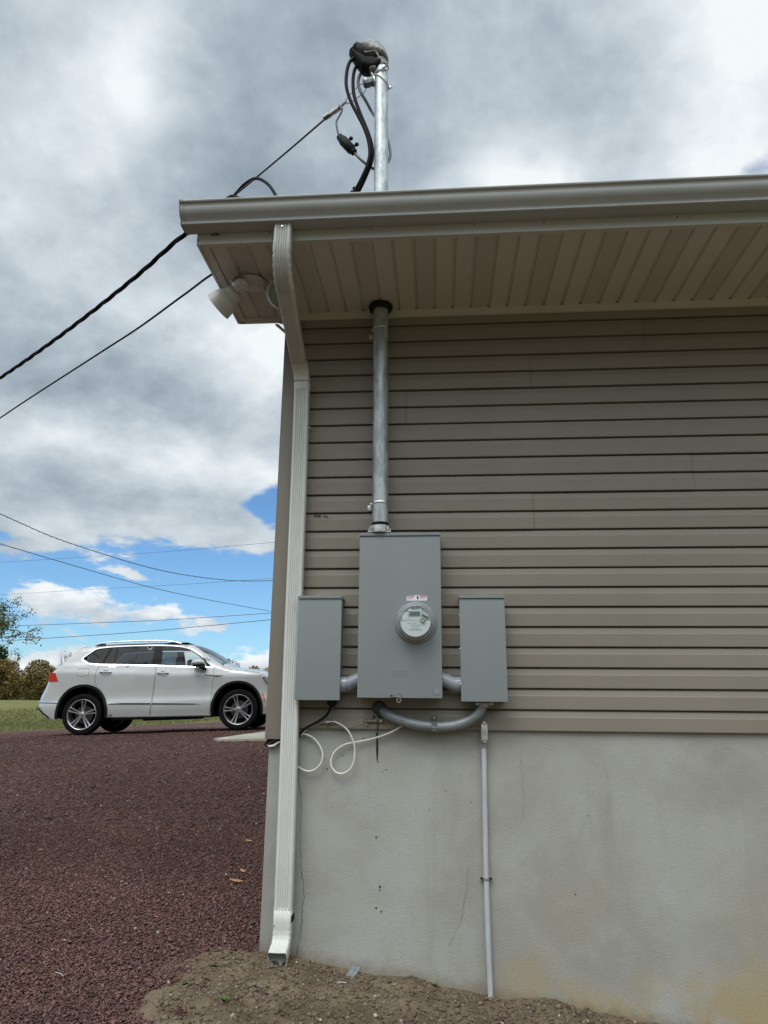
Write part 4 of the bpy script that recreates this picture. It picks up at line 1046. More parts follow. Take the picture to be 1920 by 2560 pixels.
# ================================================================== ELECTRICAL BOXES
def enclosure(x0, x1, z0, z1, d, lab, name='panel_box', top=.016, group=None, y1=.0):
    t = thing(name, lab, 'electrical box', ((x0+x1)/2, 0, z0), group)
    bm = bmesh.new(); box(bm, (x0+.004, -d+.012, z0+.003), (x1-.004, y1, z1-.002), .002); link('case', bm, M['graybox'], t, smooth=30)
    bm = bmesh.new(); box(bm, (x0, -d, z0), (x1, -d+.0105, z1-top), .0022); cv = link('cover', bm, M['graybox'], t, smooth=30)
    bm = bmesh.new(); box(bm, (x0-.001, -d-.006, z1-top+.002), (x1+.001, .0, z1+.001), .0022); link('top_lip', bm, M['graybox'], t, smooth=30)
    return t, cv
mb, mcv = enclosure(-.3935, .0195, .149, .968, .125, 'tall grey metal meter box, largest of the three, with round glass meter', 'meter_box')
lb, _ = enclosure(-.7035, -.4815, .136, .648, .110, 'grey breaker box beside the white downspout, left of the meter box', 'breaker_box')
rb, rcv = enclosure(.110, .3335, .135, .647, .110, 'grey breaker box right of the meter box above the curved conduit', 'breaker_box')
for t, x in ((lb, -.59), (rb, .222)):
    bm = bmesh.new(); lathe(bm, [(.0, 0), (.046, 0), (.048, .002), (.048, .006), (.044, .008), (0, .008)], 28, Matrix.Translation((x, -.045, .648))); link('hub_plate', bm, M['graybox'], t, smooth=40)
bm = bmesh.new()
for z in (.545, .385, .215): cyl(bm, (.112, -.10, z), (.106, -.10, z), .006, n=10)
split(link('side_screw', bm, M['steel'], rb))
bm = bmesh.new(); cyl(bm, (-.009, -.125, .180), (-.009, -.1268, .180), .0145, n=24); link('knockout', bm, M['graybox'], mb, smooth=40)
bm = bmesh.new()    # embossed maker's panel: raised outline with worn relief bars
for a, b in (((-.222, .276), (-.150, .2785)), ((-.222, .2585), (-.150, .261)), ((-.222, .261), (-.2195, .276)), ((-.1525, .261), (-.150, .276))):
    box(bm, (a[0], -.1262, a[1]), (b[0], -.1248, b[1]), .0006)
for i in range(5): box(bm, (-.214+i*.0125, -.1262, .264), (-.214+i*.0125+.008, -.1248, .273), .001)
for i in range(4): box(bm, (-.205+i*.0115, -.1260, .249), (-.205+i*.0115+.008, -.1248, .255), .001)
link('embossed_mark', bm, M['graybox'], mcv)
# warning label
bm = bmesh.new(); box(bm, (-.1535, -.1256, .6205), (-.0505, -.1250, .6475)); lab = link('warning_label', bm, M['label_white'], mb)
bm = bmesh.new(); box(bm, (-.1530, -.1262, .6405), (-.1140, -.1257, .6470)); box(bm, (-.0880, -.1262, .6400), (-.0510, -.1257, .6465)); split(link('red_band', bm, M['label_red'], lab))
text_part('lettering', 'DANGER', .0058, (-.1305, -.1264, .6437), M['label_white'], lab, .0001, sx=1.15)
text_part('lettering', 'WARNING', .0058, (-.0670, -.1264, .6432), M['label_white'], lab, .0001, sx=1.05)
bm = bmesh.new()
for x in (-.1490, -.0855): prism_xz(bm, [(x-.0025, .6415), (x+.0025, .6415), (x, .6458)], -.1264, -.1262)
split(link('warning_triangle', bm, M['label_white'], lab))
bm = bmesh.new()
for i in range(3):
    for x0, x1 in ((-.1510, -.1185+.004*(i % 2)), (-.0860, -.0540-.005*(i % 2))): box(bm, (x0, -.1262, .6365-.0042*i), (x1, -.12575, .6376-.0042*i))
split(link('fine_print', bm, M['inkgrey'], lab))
bm = bmesh.new()    # hand and spark pictogram
prism_xz(bm, [(-.0985, .6265), (-.0945, .6265), (-.0925, .632), (-.0935, .6375), (-.0955, .6420), (-.0990, .6425), (-.1010, .639), (-.1015, .633)], -.1262, -.1257)
for k in range(3): prism_xz(bm, [(-.1000+k*.0023, .638), (-.0988+k*.0023, .638), (-.0985+k*.0025, .6448), (-.0998+k*.0025, .6448)], -.1264, -.1262)
prism_xz(bm, [(-.1065, .6375), (-.1040, .6400), (-.1050, .6415), (-.1030, .6445), (-.1045, .6450), (-.1070, .6420), (-.1058, .6400)], -.1262, -.1257)
link('hand_symbol', bm, M['ink'], lab)
# meter
mx, mz = -.107, .511
mt0 = Matrix.Translation((mx, -.1255, mz)) @ Matrix.Rotation(math.pi/2, 4, 'X')
meter = thing('electric_meter', 'round glass electric meter with digital display socketed in the meter box', 'meter', (mx, -.125, mz-.09))
bm = bmesh.new(); lathe(bm, [(.1045, 0), (.1045, .004), (.100, .010), (.094, .0125), (.091, .013), (.090, .022), (.088, .0225)], 64, mt0); link('socket_ring', bm, M['graybox'], meter, smooth=40)
bm = bmesh.new(); lathe(bm, [(.0885, .004), (.0885, .026), (.0865, .031), (.083, .034), (.081, .036), (.0795, .038), (.0795, .034)], 64, mt0); link('meter_ring', bm, M['alu'], meter, smooth=35)
bm = bmesh.new(); lathe(bm, [(.0795, .020), (.0770, .062), (.0755, .066), (.0735, .066)], 64, mt0); link('meter_body', bm, M['face'], meter, smooth=40)
bm = bmesh.new()
n = 64
def disc(bm, r, h, a0, a1, n=40, z=None):
    vs = [bm.verts.new(mt0 @ Vector((r*math.cos(a0+(a1-a0)*i/n), r*math.sin(a0+(a1-a0)*i/n), h))) for i in range(n+1)]; bm.faces.new(vs)
disc(bm, .074, .060, 0, math.pi); link('upper_face', bm, M['face'], meter)
bm = bmesh.new(); disc(bm, .0745, .0635, math.pi, 2*math.pi)
vs = [mt0 @ Vector(p) for p in ((-.0745, 0, .0635), (.0745, 0, .0635), (.0745, 0, .058), (-.0745, 0, .058))]; bm.faces.new([bm.verts.new(v) for v in vs]); low_ = link('nameplate', bm, M['facelow'], meter)
yF = -.1255-.0600; yN = -.1255-.0635
bm = bmesh.new(); box(bm, (mx-.034, yF-.0025, mz+.002), (mx+.027, yF, mz+.060), .001)
box(bm, (mx-.066, yF-.002, mz+.003), (mx-.037, yF, mz+.030), .002); box(bm, (mx-.060, yF-.002, mz+.030), (mx-.037, yF, mz+.043), .002); fp = link('register_housing', bm, M['facelow'], meter, smooth=30)
bm = bmesh.new(); box(bm, (mx-.031, yF-.0032, mz+.022), (mx+.024, yF-.0026, mz+.049)); lc = link('display', bm, M['lcd'], meter)
text_part('display_digits', '00805', .017, (mx-.002, yF-.0036, mz+.0345), M['lcddig'], lc, .0001, sx=1.0)
bm = bmesh.new(); box(bm, (mx-.022, yF-.0030, mz+.055), (mx+.018, yF-.0005, mz+.0655), .002); link('optical_port', bm, M['inkgrey'], meter)
bm = bmesh.new(); cyl(bm, (mx+.036, yF-.001, mz+.0075), (mx+.036, yF-.014, mz+.0075), .0145, .0125, n=24); hb = link('seal_knob', bm, M['alu'], meter, smooth=40)
bm = bmesh.new()
for a, b in ((mx+.031, mz+.0085), (mx+.040, mz+.0075), (mx+.037, mz+.017), (mx+.044, mz+.001)): sph(bm, (a, yF-.014, b), .0022, n=8)
split(link('knob_mark', bm, M['ink'], hb))
bm = bmesh.new(); box(bm, (mx+.030, yF-.012, mz+.026), (mx+.064, yF-.002, mz+.0325), .002, rot=Matrix.Rotation(rad(28), 4, 'Y')); link('seal_tab', bm, M['alu'], meter)
for s_, x, z in (('SINGLE STATOR', -.018, -.011), ('CL 200  240V  3W', .0, -.019), ('TYPE  FM2S  60Hz', .0, -.0265), ('kWh  30 TA', .0, -.034)):
    text_part('nameplate_text', s_, .0062, (mx+x, yN-.0004, mz+z), M['inkgrey'], low_, .0001)
bm = bmesh.new(); random.seed(3); x = mx-.029
while x < mx+.029:
    w_ = random.choice((.0006, .001, .0016)); box(bm, (x, yN-.0006, mz-.0445), (x+w_, yN-.0003, mz-.039)); x += w_+random.choice((.0007, .0012))
link('barcode', bm, M['inkgrey'], low_)
bm = bmesh.new(); box(bm, (mx-.004, yN, mz+.0705), (mx+.005, -.15, mz+.0775), .001); box(bm, (mx-.004, yN, mz-.0785), (mx+.006, -.15, mz-.0715), .001); split(link('locking_tab', bm, M['facelow'], meter))
# glass dome: clear, thin
gm = bpy.data.materials.new('meter glass'); gm.use_nodes = True; nt_ = gm.node_tree; q = NT(nt_); nt_.nodes.clear()
tr_ = q.new('ShaderNodeBsdfTransparent'); tr_.inputs[0].default_value = (.95, .97, .97, 1); gl = q.new('ShaderNodeBsdfGlossy'); gl.inputs['Roughness'].default_value = .03
fz = q.new('ShaderNodeFresnel'); q.put(fz.inputs[0], q.m('ADD', 1.45, q.m('MULTIPLY', q.new('ShaderNodeNewGeometry').outputs['Backfacing'], -.7603))); mx_ = q.new('ShaderNodeMixShader'); q.put(mx_.inputs[0], fz.outputs[0]); q.put(mx_.inputs[1], tr_.outputs[0]); q.put(mx_.inputs[2], gl.outputs[0])
oo = q.new('ShaderNodeOutputMaterial'); q.put(oo.inputs[0], mx_.outputs[0]); M['mglass'] = gm
bm = bmesh.new(); lathe(bm, [(.0800, .030), (.0798, .060), (.0785, .078), (.0755, .084), (.071, .0865), (.060, .0875), (0, .088)], 64, mt0); link('glass_cover', bm, M['mglass'], meter, smooth=40)
# latch
lt = thing('hasp_latch', 'small shiny hasp with a padlock hole at the bottom of the meter box cover', 'latch', (-.19, -.13, .15))
bm = bmesh.new(); prism_xz(bm, [(-.232, .160), (-.228, .153), (-.200, .152), (-.180, .149), (-.176, .163), (-.180, .170), (-.200, .170), (-.204, .163), (-.226, .166)], -.1305, -.1275); link('hasp_plate', bm, M['steel'], lt)
bm = bmesh.new(); lathe(bm, [(.0065, -.002), (.0125, -.002), (.0125, .002), (.0065, .002), (.0065, -.002)], 24, Matrix.Translation((-.1900, -.131, .1385)) @ Matrix.Rotation(math.pi/2, 4, 'X'))
box(bm, (-.1995, -.133, .146), (-.1805, -.129, .158), .001); link('hasp_eye', bm, M['steel'], lt, smooth=30)
bm = bmesh.new(); cyl(bm, (-.226, -.1305, .1595), (-.226, -.134, .1595), .004, n=10); link('rivet', bm, M['ink'], lt)

# pvc offsets between the boxes
def pvc(x0, z0, x1, z1, lab):
    bm = bmesh.new(); y = -.055; s_ = 1 if x1 > x0 else -1
    tube(bm, [(x0, y, z0), (x0+s_*.032, y, z0)], .0375, 28, smooth=False)
    tube(bm, [(x0+s_*.030, y, z0), (x0+s_*.040, y, z0+.002), (x0+s_*.052, y, z0+.008), (x1, y, z1)], .0335, 28, smooth=False)
    tube(bm, [(x0+s_*.0315, y, z0), (x0+s_*.034, y, z0)], .0385, 28, smooth=False)
    tag(link('pvc_offset', bm, M['pvc'], None, smooth=40), lab, 'conduit', 'pvc offsets between the boxes')
pvc(-.486, .213, -.385, .240, 'grey pvc offset fitting joining the left breaker box to the meter box')
pvc(.115, .215, .012, .243, 'grey pvc offset fitting joining the meter box to the right breaker box')
# grommet + cables on the left
bm = bmesh.new(); lathe(bm, [(0, 0), (.024, 0), (.026, .006), (.022, .020), (.014, .030), (0, .031)], 24, axis_mt((-.527, -.040, .137), (0, -.25, -1)))
tag(link('cable_grommet', bm, M['dark'], None, smooth=40), 'black rubber grommet under the left breaker box', 'grommet')
cable('black_cable', [(-.527, -.050, .120), (-.533, -.052, .098), (-.545, -.045, .075), (-.568, -.035, .052), (-.612, -.028, .026), (-.655, -.022, .004), (-.682, -.015, -.020), (-.700, -.010, -.042), (-.735, -.006, -.05), (-.80, -.006, -.044), (-.845, -.006, -.062), (-.862, .005, -.078), (-.862, .04, -.07)], .0062, M['cable'], 'black power cord curving down from the left breaker box behind the downspout')
cable('black_cable', [(-.685, -.004, -.03), (-.74, -.004, -.058), (-.79, -.006, -.055), (-.83, -.006, -.072), (-.856, .0, -.086), (-.860, .03, -.060), (-.858, .07, -.045)], .0045, M['cable'], 'thin black cable wrapping round the house corner under the tan trim')
cable('white_cable', [(-.657, -.008, -.002), (-.691, -.006, -.032), (-.725, .0, -.06), (-.79, -.004, -.066), (-.818, -.006, -.083), (-.846, -.004, -.085), (-.858, .02, -.07), (-.857, .07, -.04)], .0055, M['white_cable'], 'white cable end emerging around the house corner below the tan trim')
cable('coax_cable', [(-.700, -.004, -.055), (-.700, -.003, -.040), (-.685, -.004, -.031), (-.662, -.006, -.028), (-.622, -.009, -.045), (-.590, -.012, -.077), (-.571, -.012, -.121), (-.580, -.011, -.164), (-.609, -.009, -.193), (-.647, -.006, -.201), (-.683, -.004, -.187), (-.712, -.0, -.165), (-.735, .004, -.137)], .0044, M['white_cable'], 'round loop of white coax cable on the stucco beside the downspout', 'cable')
cable('coax_cable', [(-.517, -.018, .034), (-.482, -.018, .019), (-.447, -.017, -.009), (-.423, -.016, -.053), (-.413, -.014, -.096), (-.417, -.012, -.153), (-.435, -.010, -.189), (-.469, -.010, -.209), (-.503, -.010, -.204), (-.527, -.008, -.176), (-.528, -.006, -.140), (-.506, -.005, -.101), (-.464, -.005, -.075), (-.411, -.004, -.063), (-.343, -.006, -.050), (-.274, -.010, -.029), (-.221, -.016, -.007), (-.187, -.02, .013), (-.165, -.015, .03)], .0044, M['white_cable'], 'teardrop loop of white coax cable hanging below the meter box', 'cable')
sp = thing('coax_ground_block', 'small metal coax grounding block screwed to the siding under the left breaker box', 'ground block', (-.548, -.012, .02))
bm = bmesh.new(); box(bm, (-.562, -.022, .026), (-.540, -.002, .038), .001); cyl(bm, (-.590, -.014, .030), (-.512, -.018, .034), .0042, n=8)
for x in (-.583, -.569, -.536, -.526): cyl(bm, (x, -.014, .031), (x+.006, -.0145, .0315), .0062, n=6)
link('block', bm, M['alu'], sp); bm = bmesh.new(); cyl(bm, (-.553, -.002, .018), (-.553, -.018, .018), .0065, n=8); cyl(bm, (-.549, -.010, .045), (-.549, -.014, .045), .004, n=8); split(link('screw', bm, M['brass'], sp))
gb = thing('ground_bar', 'row of brass lugs on a ground bar below the black sealant', 'ground bar', (-.32, -.012, .035))
bm = bmesh.new(); box(bm, (-.366, -.014, .031), (-.300, -.001, .046), .001); box(bm, (-.300, -.014, .030), (-.271, -.002, .046), .002); link('bar', bm, M['brass'], gb)
bm = bmesh.new()
for x in (-.358, -.346, -.334, -.322, -.311): cyl(bm, (x, -.014, .039), (x, -.018, .039), .0048, n=12)
cyl(bm, (-.357, -.004, .0225), (-.357, -.018, .0225), .0062, n=12); box(bm, (-.292, -.0165, .033), (-.280, -.0135, .044), .001); split(link('lug_screw', bm, M['steel'], gb))
cable('ground_wire', [(-.358, -.010, .024), (-.405, -.012, .013), (-.466, -.010, -.001), (-.528, -.012, .004), (-.552, -.014, .016)], .0014, M['green'], 'thin green ground wire between the ground bar and the coax block', 'wire', n=6)
cable('ground_rod_wire', [(-.300, -.010, .032), (-.3015, -.006, .01), (-.3035, .006, -.012), (-.305, .011, -.035), (-.308, .012, -.060)], .0026, M['brass'], 'bare brown wire dropping from the ground bar onto the stucco', 'wire', n=6)
bm = bmesh.new()
inflate(bm, [(-.332, .103), (-.327, .121), (-.312, .133), (-.293, .137), (-.272, .130), (-.257, .112), (-.256, .095), (-.262, .080), (-.268, .055), (-.286, .050), (-.302, .055), (-.312, .072), (-.327, .085)], .001, .030, .028, .006, back=.1, jit=.35)
inflate(bm, [(-.325, .066), (-.318, .068), (-.314, .056), (-.320, .049), (-.328, .055)], -.002, .006, .006, .004)
tag(link('sealant_patch', bm, M['putty'], None, smooth=60), 'lump of black duct sealant on the siding under the meter box', 'sealant')
# curved conduit
cn = thing('curved_conduit', 'grey conduit sweeping in a long curve under the boxes into the right breaker box', 'conduit', (-.02, -.05, .0))
bm = bmesh.new(); tube(bm, [(-.285, .0, .090), (-.268, -.018, .080), (-.228, -.040, .060), (-.137, -.045, .030), (-.039, -.045, .0165), (.051, -.045, .018), (.126, -.045, .035), (.179, -.048, .066), (.208, -.052, .100), (.222, -.055, .145)], .0232, 24, k=12)
link('conduit', bm, M['emt'], cn, smooth=60)
bm = bmesh.new(); box(bm, (.178, -.083, .119), (.266, -.027, .133), .005); cyl(bm, (.187, -.084, .126), (.187, -.090, .126), .0075, n=12); cyl(bm, (.258, -.084, .126), (.258, -.090, .126), .0075, n=12); lathe(bm, [(.026, 0), (.029, .004), (.029, .02), (.026, .022)], 24, Matrix.Translation((.221, -.055, .110)))
link('box_connector', bm, M['lbbody'], cn, smooth=35)
bm = bmesh.new(); box(bm, (-.0345, -.009, .030), (-.0085, -.001, .064), .005); box(bm, (-.0345, -.072, -.004), (-.0085, -.0655, .035), .003); box(bm, (-.0345, -.0720, .034), (-.0085, -.001, .0385), .001); stp = link('strap', bm, M['insul'], cn, smooth=30)
bm = bmesh.new(); cyl(bm, (-.0215, -.009, .055), (-.0215, -.014, .055), .0052, n=12); box(bm, (-.0335, -.0735, .008), (-.0095, -.0719, .018), .001); prism_xz(bm, [(-.025, .016), (-.018, .016), (-.0215, .026)], -.0735, -.072); split(link('screw', bm, M['steel'], stp))
# straight conduit with LB body
vc = thing('vertical_conduit', 'thin light grey conduit running down the stucco to the soil from a rounded conduit body', 'conduit', (.21, -.01, -1.16))
bm = bmesh.new(); tube(bm, [(.2185, -.006, -.06), (.2150, -.006, -.40), (.2125, -.006, -.66), (.2145, -.008, -.95), (.2185, -.010, -1.20)], .0125, 20); link('pipe', bm, M['ltconduit'], vc, smooth=60)
bm = bmesh.new(); lathe(bm, [(.0145, 0), (.0155, .002), (.0155, .016), (.0135, .018)], 20, Matrix.Translation((.2185, -.006, -.080))); link('coupling', bm, M['alu'], vc, smooth=40)
bm = bmesh.new(); box(bm, (.2035, -.040, -.056), (.2385, .002, .034), .011); lb_ = link('conduit_body', bm, M['lbbody'], vc, smooth=45)
bm = bmesh.new(); box(bm, (.2055, -.0435, -.046), (.2365, -.0395, .024), .003); cyl(bm, (.221, -.043, .034), (.221, -.047, .034), .005, n=10); cyl(bm, (.221, -.043, -.052), (.221, -.047, -.052), .005, n=10); box(bm, (.2135, -.040, .030), (.2285, -.03, .042), .004); link('cover_plate', bm, M['alu'], lb_, smooth=35)
bm = bmesh.new(); lathe(bm, [(.0132, 0), (.0145, .001), (.0145, .012), (.0132, .013)], 24, Matrix.Translation((.2125, -.006, -.667))); box(bm, (.1895, .002, -.667), (.2355, .012, -.654), .003); st_ = link('pipe_clamp', bm, M['alu'], vc, smooth=35)
bm = bmesh.new()
for x in (.1915, .2345): cyl(bm, (x, .004, -.6605), (x, -.004, -.6605), .0062, n=10)
split(link('screw', bm, M['screwblk'], st_))
# small things on the siding
bm = bmesh.new(); random.seed(11)
for i in range(16):
    x = -.655+abs(random.gauss(0, .020)); sph(bm, (x, -.001, 1.100+random.gauss(0, .004)-(x+.655)*.1), random.uniform(.0015, .0042), (1.3, .4, 1), 8)
for x in (-.585, -.568): box(bm, (x, -.0022, 1.086), (x+.002, -.0002, 1.093), 0)
split(link('insect_speck', bm, M['stain'], siding))
# ================================================================== CAR
car = thing('parked_car', 'white three row family car parked side on across the red gravel', 'car')
Rc = Matrix.Rotation(0.0760168, 4, 'Z') @ Matrix.Rotation(rad(-2.24), 4, 'Y')
car.matrix_world = Matrix.Translation(Vector((-6.356, 9.07, -.074)) + Matrix.Rotation(0.0760168, 3, 'Z') @ Vector((0, .905, 0)) - Rc.to_3x3() @ Vector((0, 0, .355))) @ Rc
WM[car.name] = Matrix.Identity(4)
def carlink(name, bm, m, parent=None, smooth=40):
    o = link(name, bm, m, None, smooth)
    adopt(o, parent or car, local=True); return o
M['paint'] = mat('white car paint', (.52, .545, .55), .25, coat=.8, col2=(.485, .50, .495), ns=1.6)
M['clad'] = mat('black cladding', (.012, .0125, .013), .6, spec=.2)
M['tyre'] = mat('tyre rubber', (.007, .0072, .008), .85, bump=.1, bs=80, spec=.12)
M['rim'] = mat('machined rim', (.62, .62, .64), .28, .9)
M['rimdark'] = mat('rim pocket', (.035, .035, .04), .4, .4)
M['disc'] = mat('brake disc', (.10, .095, .11), .5, .5)
M['chrome'] = mat('chrome trim', (.85, .86, .88), .12, 1.)
M['seat'] = mat('seat fabric', (.05, .052, .056), .8)
M['cabin'] = mat('cabin trim', (.10, .10, .10), .7)
M['tail'] = mat('tail lamp lens', (.50, .012, .022), .15, coat=1.)
M['tail2'] = mat('tail lamp lower lens', (.62, .03, .04), .15, coat=1.)
M['amber'] = mat('amber reflector', (.75, .16, .03), .2, coat=1.)
M['headl'] = mat('headlamp lens', (.45, .48, .5), .1, .3, coat=1.)
def glassmat(name, tint, gloss=.04):
    g = bpy.data.materials.new(name); g.use_nodes = True; t = g.node_tree; q = NT(t); t.nodes.clear()
    a = q.new('ShaderNodeBsdfTransparent'); a.inputs[0].default_value = (*tint, 1); b = q.new('ShaderNodeBsdfGlossy'); b.inputs['Roughness'].default_value = gloss
    f = q.new('ShaderNodeFresnel'); q.put(f.inputs[0], q.m('ADD', 1.5, q.m('MULTIPLY', q.new('ShaderNodeNewGeometry').outputs['Backfacing'], -.8333))); x = q.new('ShaderNodeMixShader'); q.put(x.inputs[0], f.outputs[0]); q.put(x.inputs[1], a.outputs[0]); q.put(x.inputs[2], b.outputs[0])
    o = q.new('ShaderNodeOutputMaterial'); q.put(o.inputs[0], x.outputs[0]); return g
M['gclear'] = glassmat('front side glass', (.80, .86, .85)); M['gdark'] = glassmat('privacy glass', (.14, .15, .17))
def pw(v, T):
    for i in range(len(T)-1):
        if v <= T[i+1][0]:
            a, b = T[i], T[i+1]; t = max(0, (v-a[0])/(b[0]-a[0])); return a[1]+(b[1]-a[1])*t
    return T[-1][1]
ZT = [(.20, .862), (.34, .892), (.385, .905), (.50, .918), (.53, .918), (.60, .895), (.72, .893), (.88, .905), (1.035, .916), (1.065, .916), (1.085, .900), (1.17, .878), (1.20, .866), (1.50, .752), (1.60, .705)]
def zchar(x): return 1.122+(x+.545)*(.984-1.122)/2.88
OUT_TOP = [(-.70, .351), (-.789, .489), (-.783, .591), (-.749, .708), (-.690, .842), (-.655, .943), (-.632, 1.060), (-.615, 1.095), (-.575, 1.136), (-.453, 1.242), (-.313, 1.373), (-.209, 1.464), (-.135, 1.515), (-.118, 1.545),
           (.049, 1.563), (.142, 1.577), (.372, 1.598), (.686, 1.611), (.983, 1.613), (1.28, 1.606), (1.50, 1.592), (1.72, 1.566), (1.86, 1.546), (1.955, 1.518), (2.04, 1.467), (2.13, 1.395), (2.222, 1.316), (2.381, 1.190), (2.49, 1.138),
           (2.58, 1.098), (2.76, 1.072), (2.96, 1.045), (3.15, 1.005), (3.30, .955), (3.50, .86), (3.62, .76), (3.67, .64), (3.68, .50), (3.66, .36), (3.58, .28)]
iWS0, iWS1 = OUT_TOP.index((1.955, 1.518)), OUT_TOP.index((2.49, 1.138))
def halfw(x, z, edge=True):
    zz = z-(zchar(x)-1.07)*max(0, min(1, (z-.7)/.3)) if z < 1.25 else z
    w_ = pw(zz, ZT)
    if x < -.15: w_ -= .26*((-.15-x)/.62)**2.3
    if x > 2.9: w_ -= .34*((x-2.9)/.78)**2.1
    if edge:
        d = min(segd(x, z, OUT_TOP[i], OUT_TOP[i+1]) for i in range(len(OUT_TOP)-1)); r = .055
        if d < r: w_ -= (r-math.sqrt(max(0, r*r-(r-d)**2)))*.8
    return w_
def archpts(cx, zb, rx0, rx1, top, k=1., n=26):
    P = []
    for i in range(n+1):
        a = math.pi*i/n; c, s = math.cos(a), math.sin(a); rx = rx1 if c > 0 else rx0
        c = math.copysign(abs(c)**.92, c); s = abs(s)**.95
        P.append((cx+rx*k*c, .355+(top-.355)*(1-(1-k)*1.0)*s if s > 0 else .355))
    return [(P[0][0]-.004, zb)]+P+[(P[-1][0]+.004, zb)]      # from front to rear
AR = archpts(0, .285, .470, .458, .877); AF = archpts(2.77, .262, .474, .466, .856)
outline = [(AR[-1][0], .287), (-.591, .312)]+OUT_TOP+[(3.45, .262), (AF[0][0], .262)]+AF[1:-1]+[(AF[-1][0], .262), (AR[0][0], .287)]+AR[1:-1]
DLO = [(-.064, 1.330), (-.03, 1.375), (.173, 1.518), (.26, 1.537), (.447, 1.552), (.833, 1.561), (1.322, 1.552), (1.574, 1.537), (1.751, 1.512), (1.898, 1.463), (2.00, 1.400), (2.102, 1.330), (2.22, 1.220), (2.338, 1.103), (1.858, 1.128), (1.281, 1.166), (.674, 1.197), (.259, 1.214), (.09, 1.235), (.023, 1.262), (-.05, 1.305)]
def shrink(P, d):
    out = []; n = len(P)
    A_ = sum(P[i][0]*P[(i+1) % n][1]-P[(i+1) % n][0]*P[i][1] for i in range(n)); sg = 1 if A_ > 0 else -1
    for i in range(n):
        a, b, c = P[i-1], P[i], P[(i+1) % n]
        e1 = Vector((b[0]-a[0], b[1]-a[1])).normalized(); e2 = Vector((c[0]-b[0], c[1]-b[1])).normalized()
        n1_ = Vector((-e1.y, e1.x))*sg; n2_ = Vector((-e2.y, e2.x))*sg; m_ = (n1_+n2_)
        m_ = m_/max(.35, m_.length_squared/2) if m_.length > 1e-6 else n1_
        out.append((b[0]+m_.x*d, b[1]+m_.y*d))
    return out
DI = shrink(DLO, .016)
arR = [p for p in AR if p[0] >= .2 and p[1] > .29]          # front half of rear arch, bottom->top
DOOR_R = [(.268, 1.2105), (.205, 1.10), (.196, 1.03), (.196, .95)]+[(p[0]+.003, p[1]+.003) for p in arR[::-1] if p[0] > .2]+[(.463, .289), (1.219, .283), (1.216, .386), (1.241, .548), (1.266, .844), (1.276, 1.0), (1.279, 1.1635), (.95, 1.182), (.674, 1.1945)]
DOOR_F = [(1.290, 1.1625), (1.287, 1.0), (1.277, .844), (1.252, .548), (1.227, .386), (1.230, .283), (2.268, .266), (2.285, .40), (2.312, .66), (2.335, .90), (2.3405, 1.0), (2.334, 1.100), (1.858, 1.1255)]
def side(poly, holes, s, off=0., step=.045, edge=True, thick=None):
    v, tr = cdt(poly, holes, step); bm = bmesh.new()
    A_ = [bm.verts.new((x, s*(halfw(x, z, edge)+off), z)) for x, z in v]
    for t in tr:
        try: bm.faces.new([A_[i] for i in (t if s < 0 else t[::-1])])
        except ValueError: pass
    if thick:
        r = bmesh.ops.extrude_face_region(bm, geom=bm.faces[:])
        for g in r['geom']:
            if isinstance(g, bmesh.types.BMVert): g.co.y -= s*thick
        bmesh.ops.recalc_face_normals(bm, faces=bm.faces[:])
    return bm
# body shell: two sides plus the strip across the top
bm = bmesh.new()
for s in (-1, 1):
    b2 = side(outline, [DLO, DOOR_R, DOOR_F] if s < 0 else [DLO], s)
    me = bpy.data.meshes.new('t'); b2.to_mesh(me); b2.free(); bm.from_mesh(me); bpy.data.meshes.remove(me)
def strip(bm, P, crown, ny=12, off=0.):
    rows = []
    for i, (x, z) in enumerate(P):
        a, b = P[max(i-1, 0)], P[min(i+1, len(P)-1)]; tx, tz = b[0]-a[0], b[1]-a[1]; L = math.hypot(tx, tz); nx_, nz_ = -tz/L, tx/L
        if nz_ < 0 and nx_ > 0 and x < 1: nx_, nz_ = nx_, nz_
        hw = halfw(x, z); row = []
        for j in range(ny+1):
            u = -1+2*j/ny; c = crown(x, z)*(1-abs(u)**2.6)+off
            row.append(bm.verts.new((x+nx_*c, u*hw, z+nz_*c)))
        rows.append(row)
    for i in range(len(rows)-1):
        for j in range(ny): bm.faces.new((rows[i][j], rows[i][j+1], rows[i+1][j+1], rows[i+1][j]))
def crown(x, z):
    if x < -.6: return .05
    if z > 1.5: return .018 if .1 < x < 1.8 else .03
    if x < 0: return .035
    if x > 3.3: return .06
    if x > 2.5: return .045
    return .085
top1 = resample(OUT_TOP[:iWS0+1], .06, False); top2 = resample(OUT_TOP[iWS1:], .06, False)
strip(bm, top1, crown); strip(bm, top2, crown)
bmesh.ops.remove_doubles(bm, verts=bm.verts[:], dist=.0006); bmesh.ops.recalc_face_normals(bm, faces=bm.faces[:])
body = carlink('body', bm, M['paint'], smooth=42)
bm = bmesh.new(); strip(bm, resample(OUT_TOP[iWS0:iWS1+1], .05, False), lambda x, z: .085*min(1, .4+abs(x-1.95)*2.2), 16); carlink('windshield', bm, M['gclear'], smooth=60)
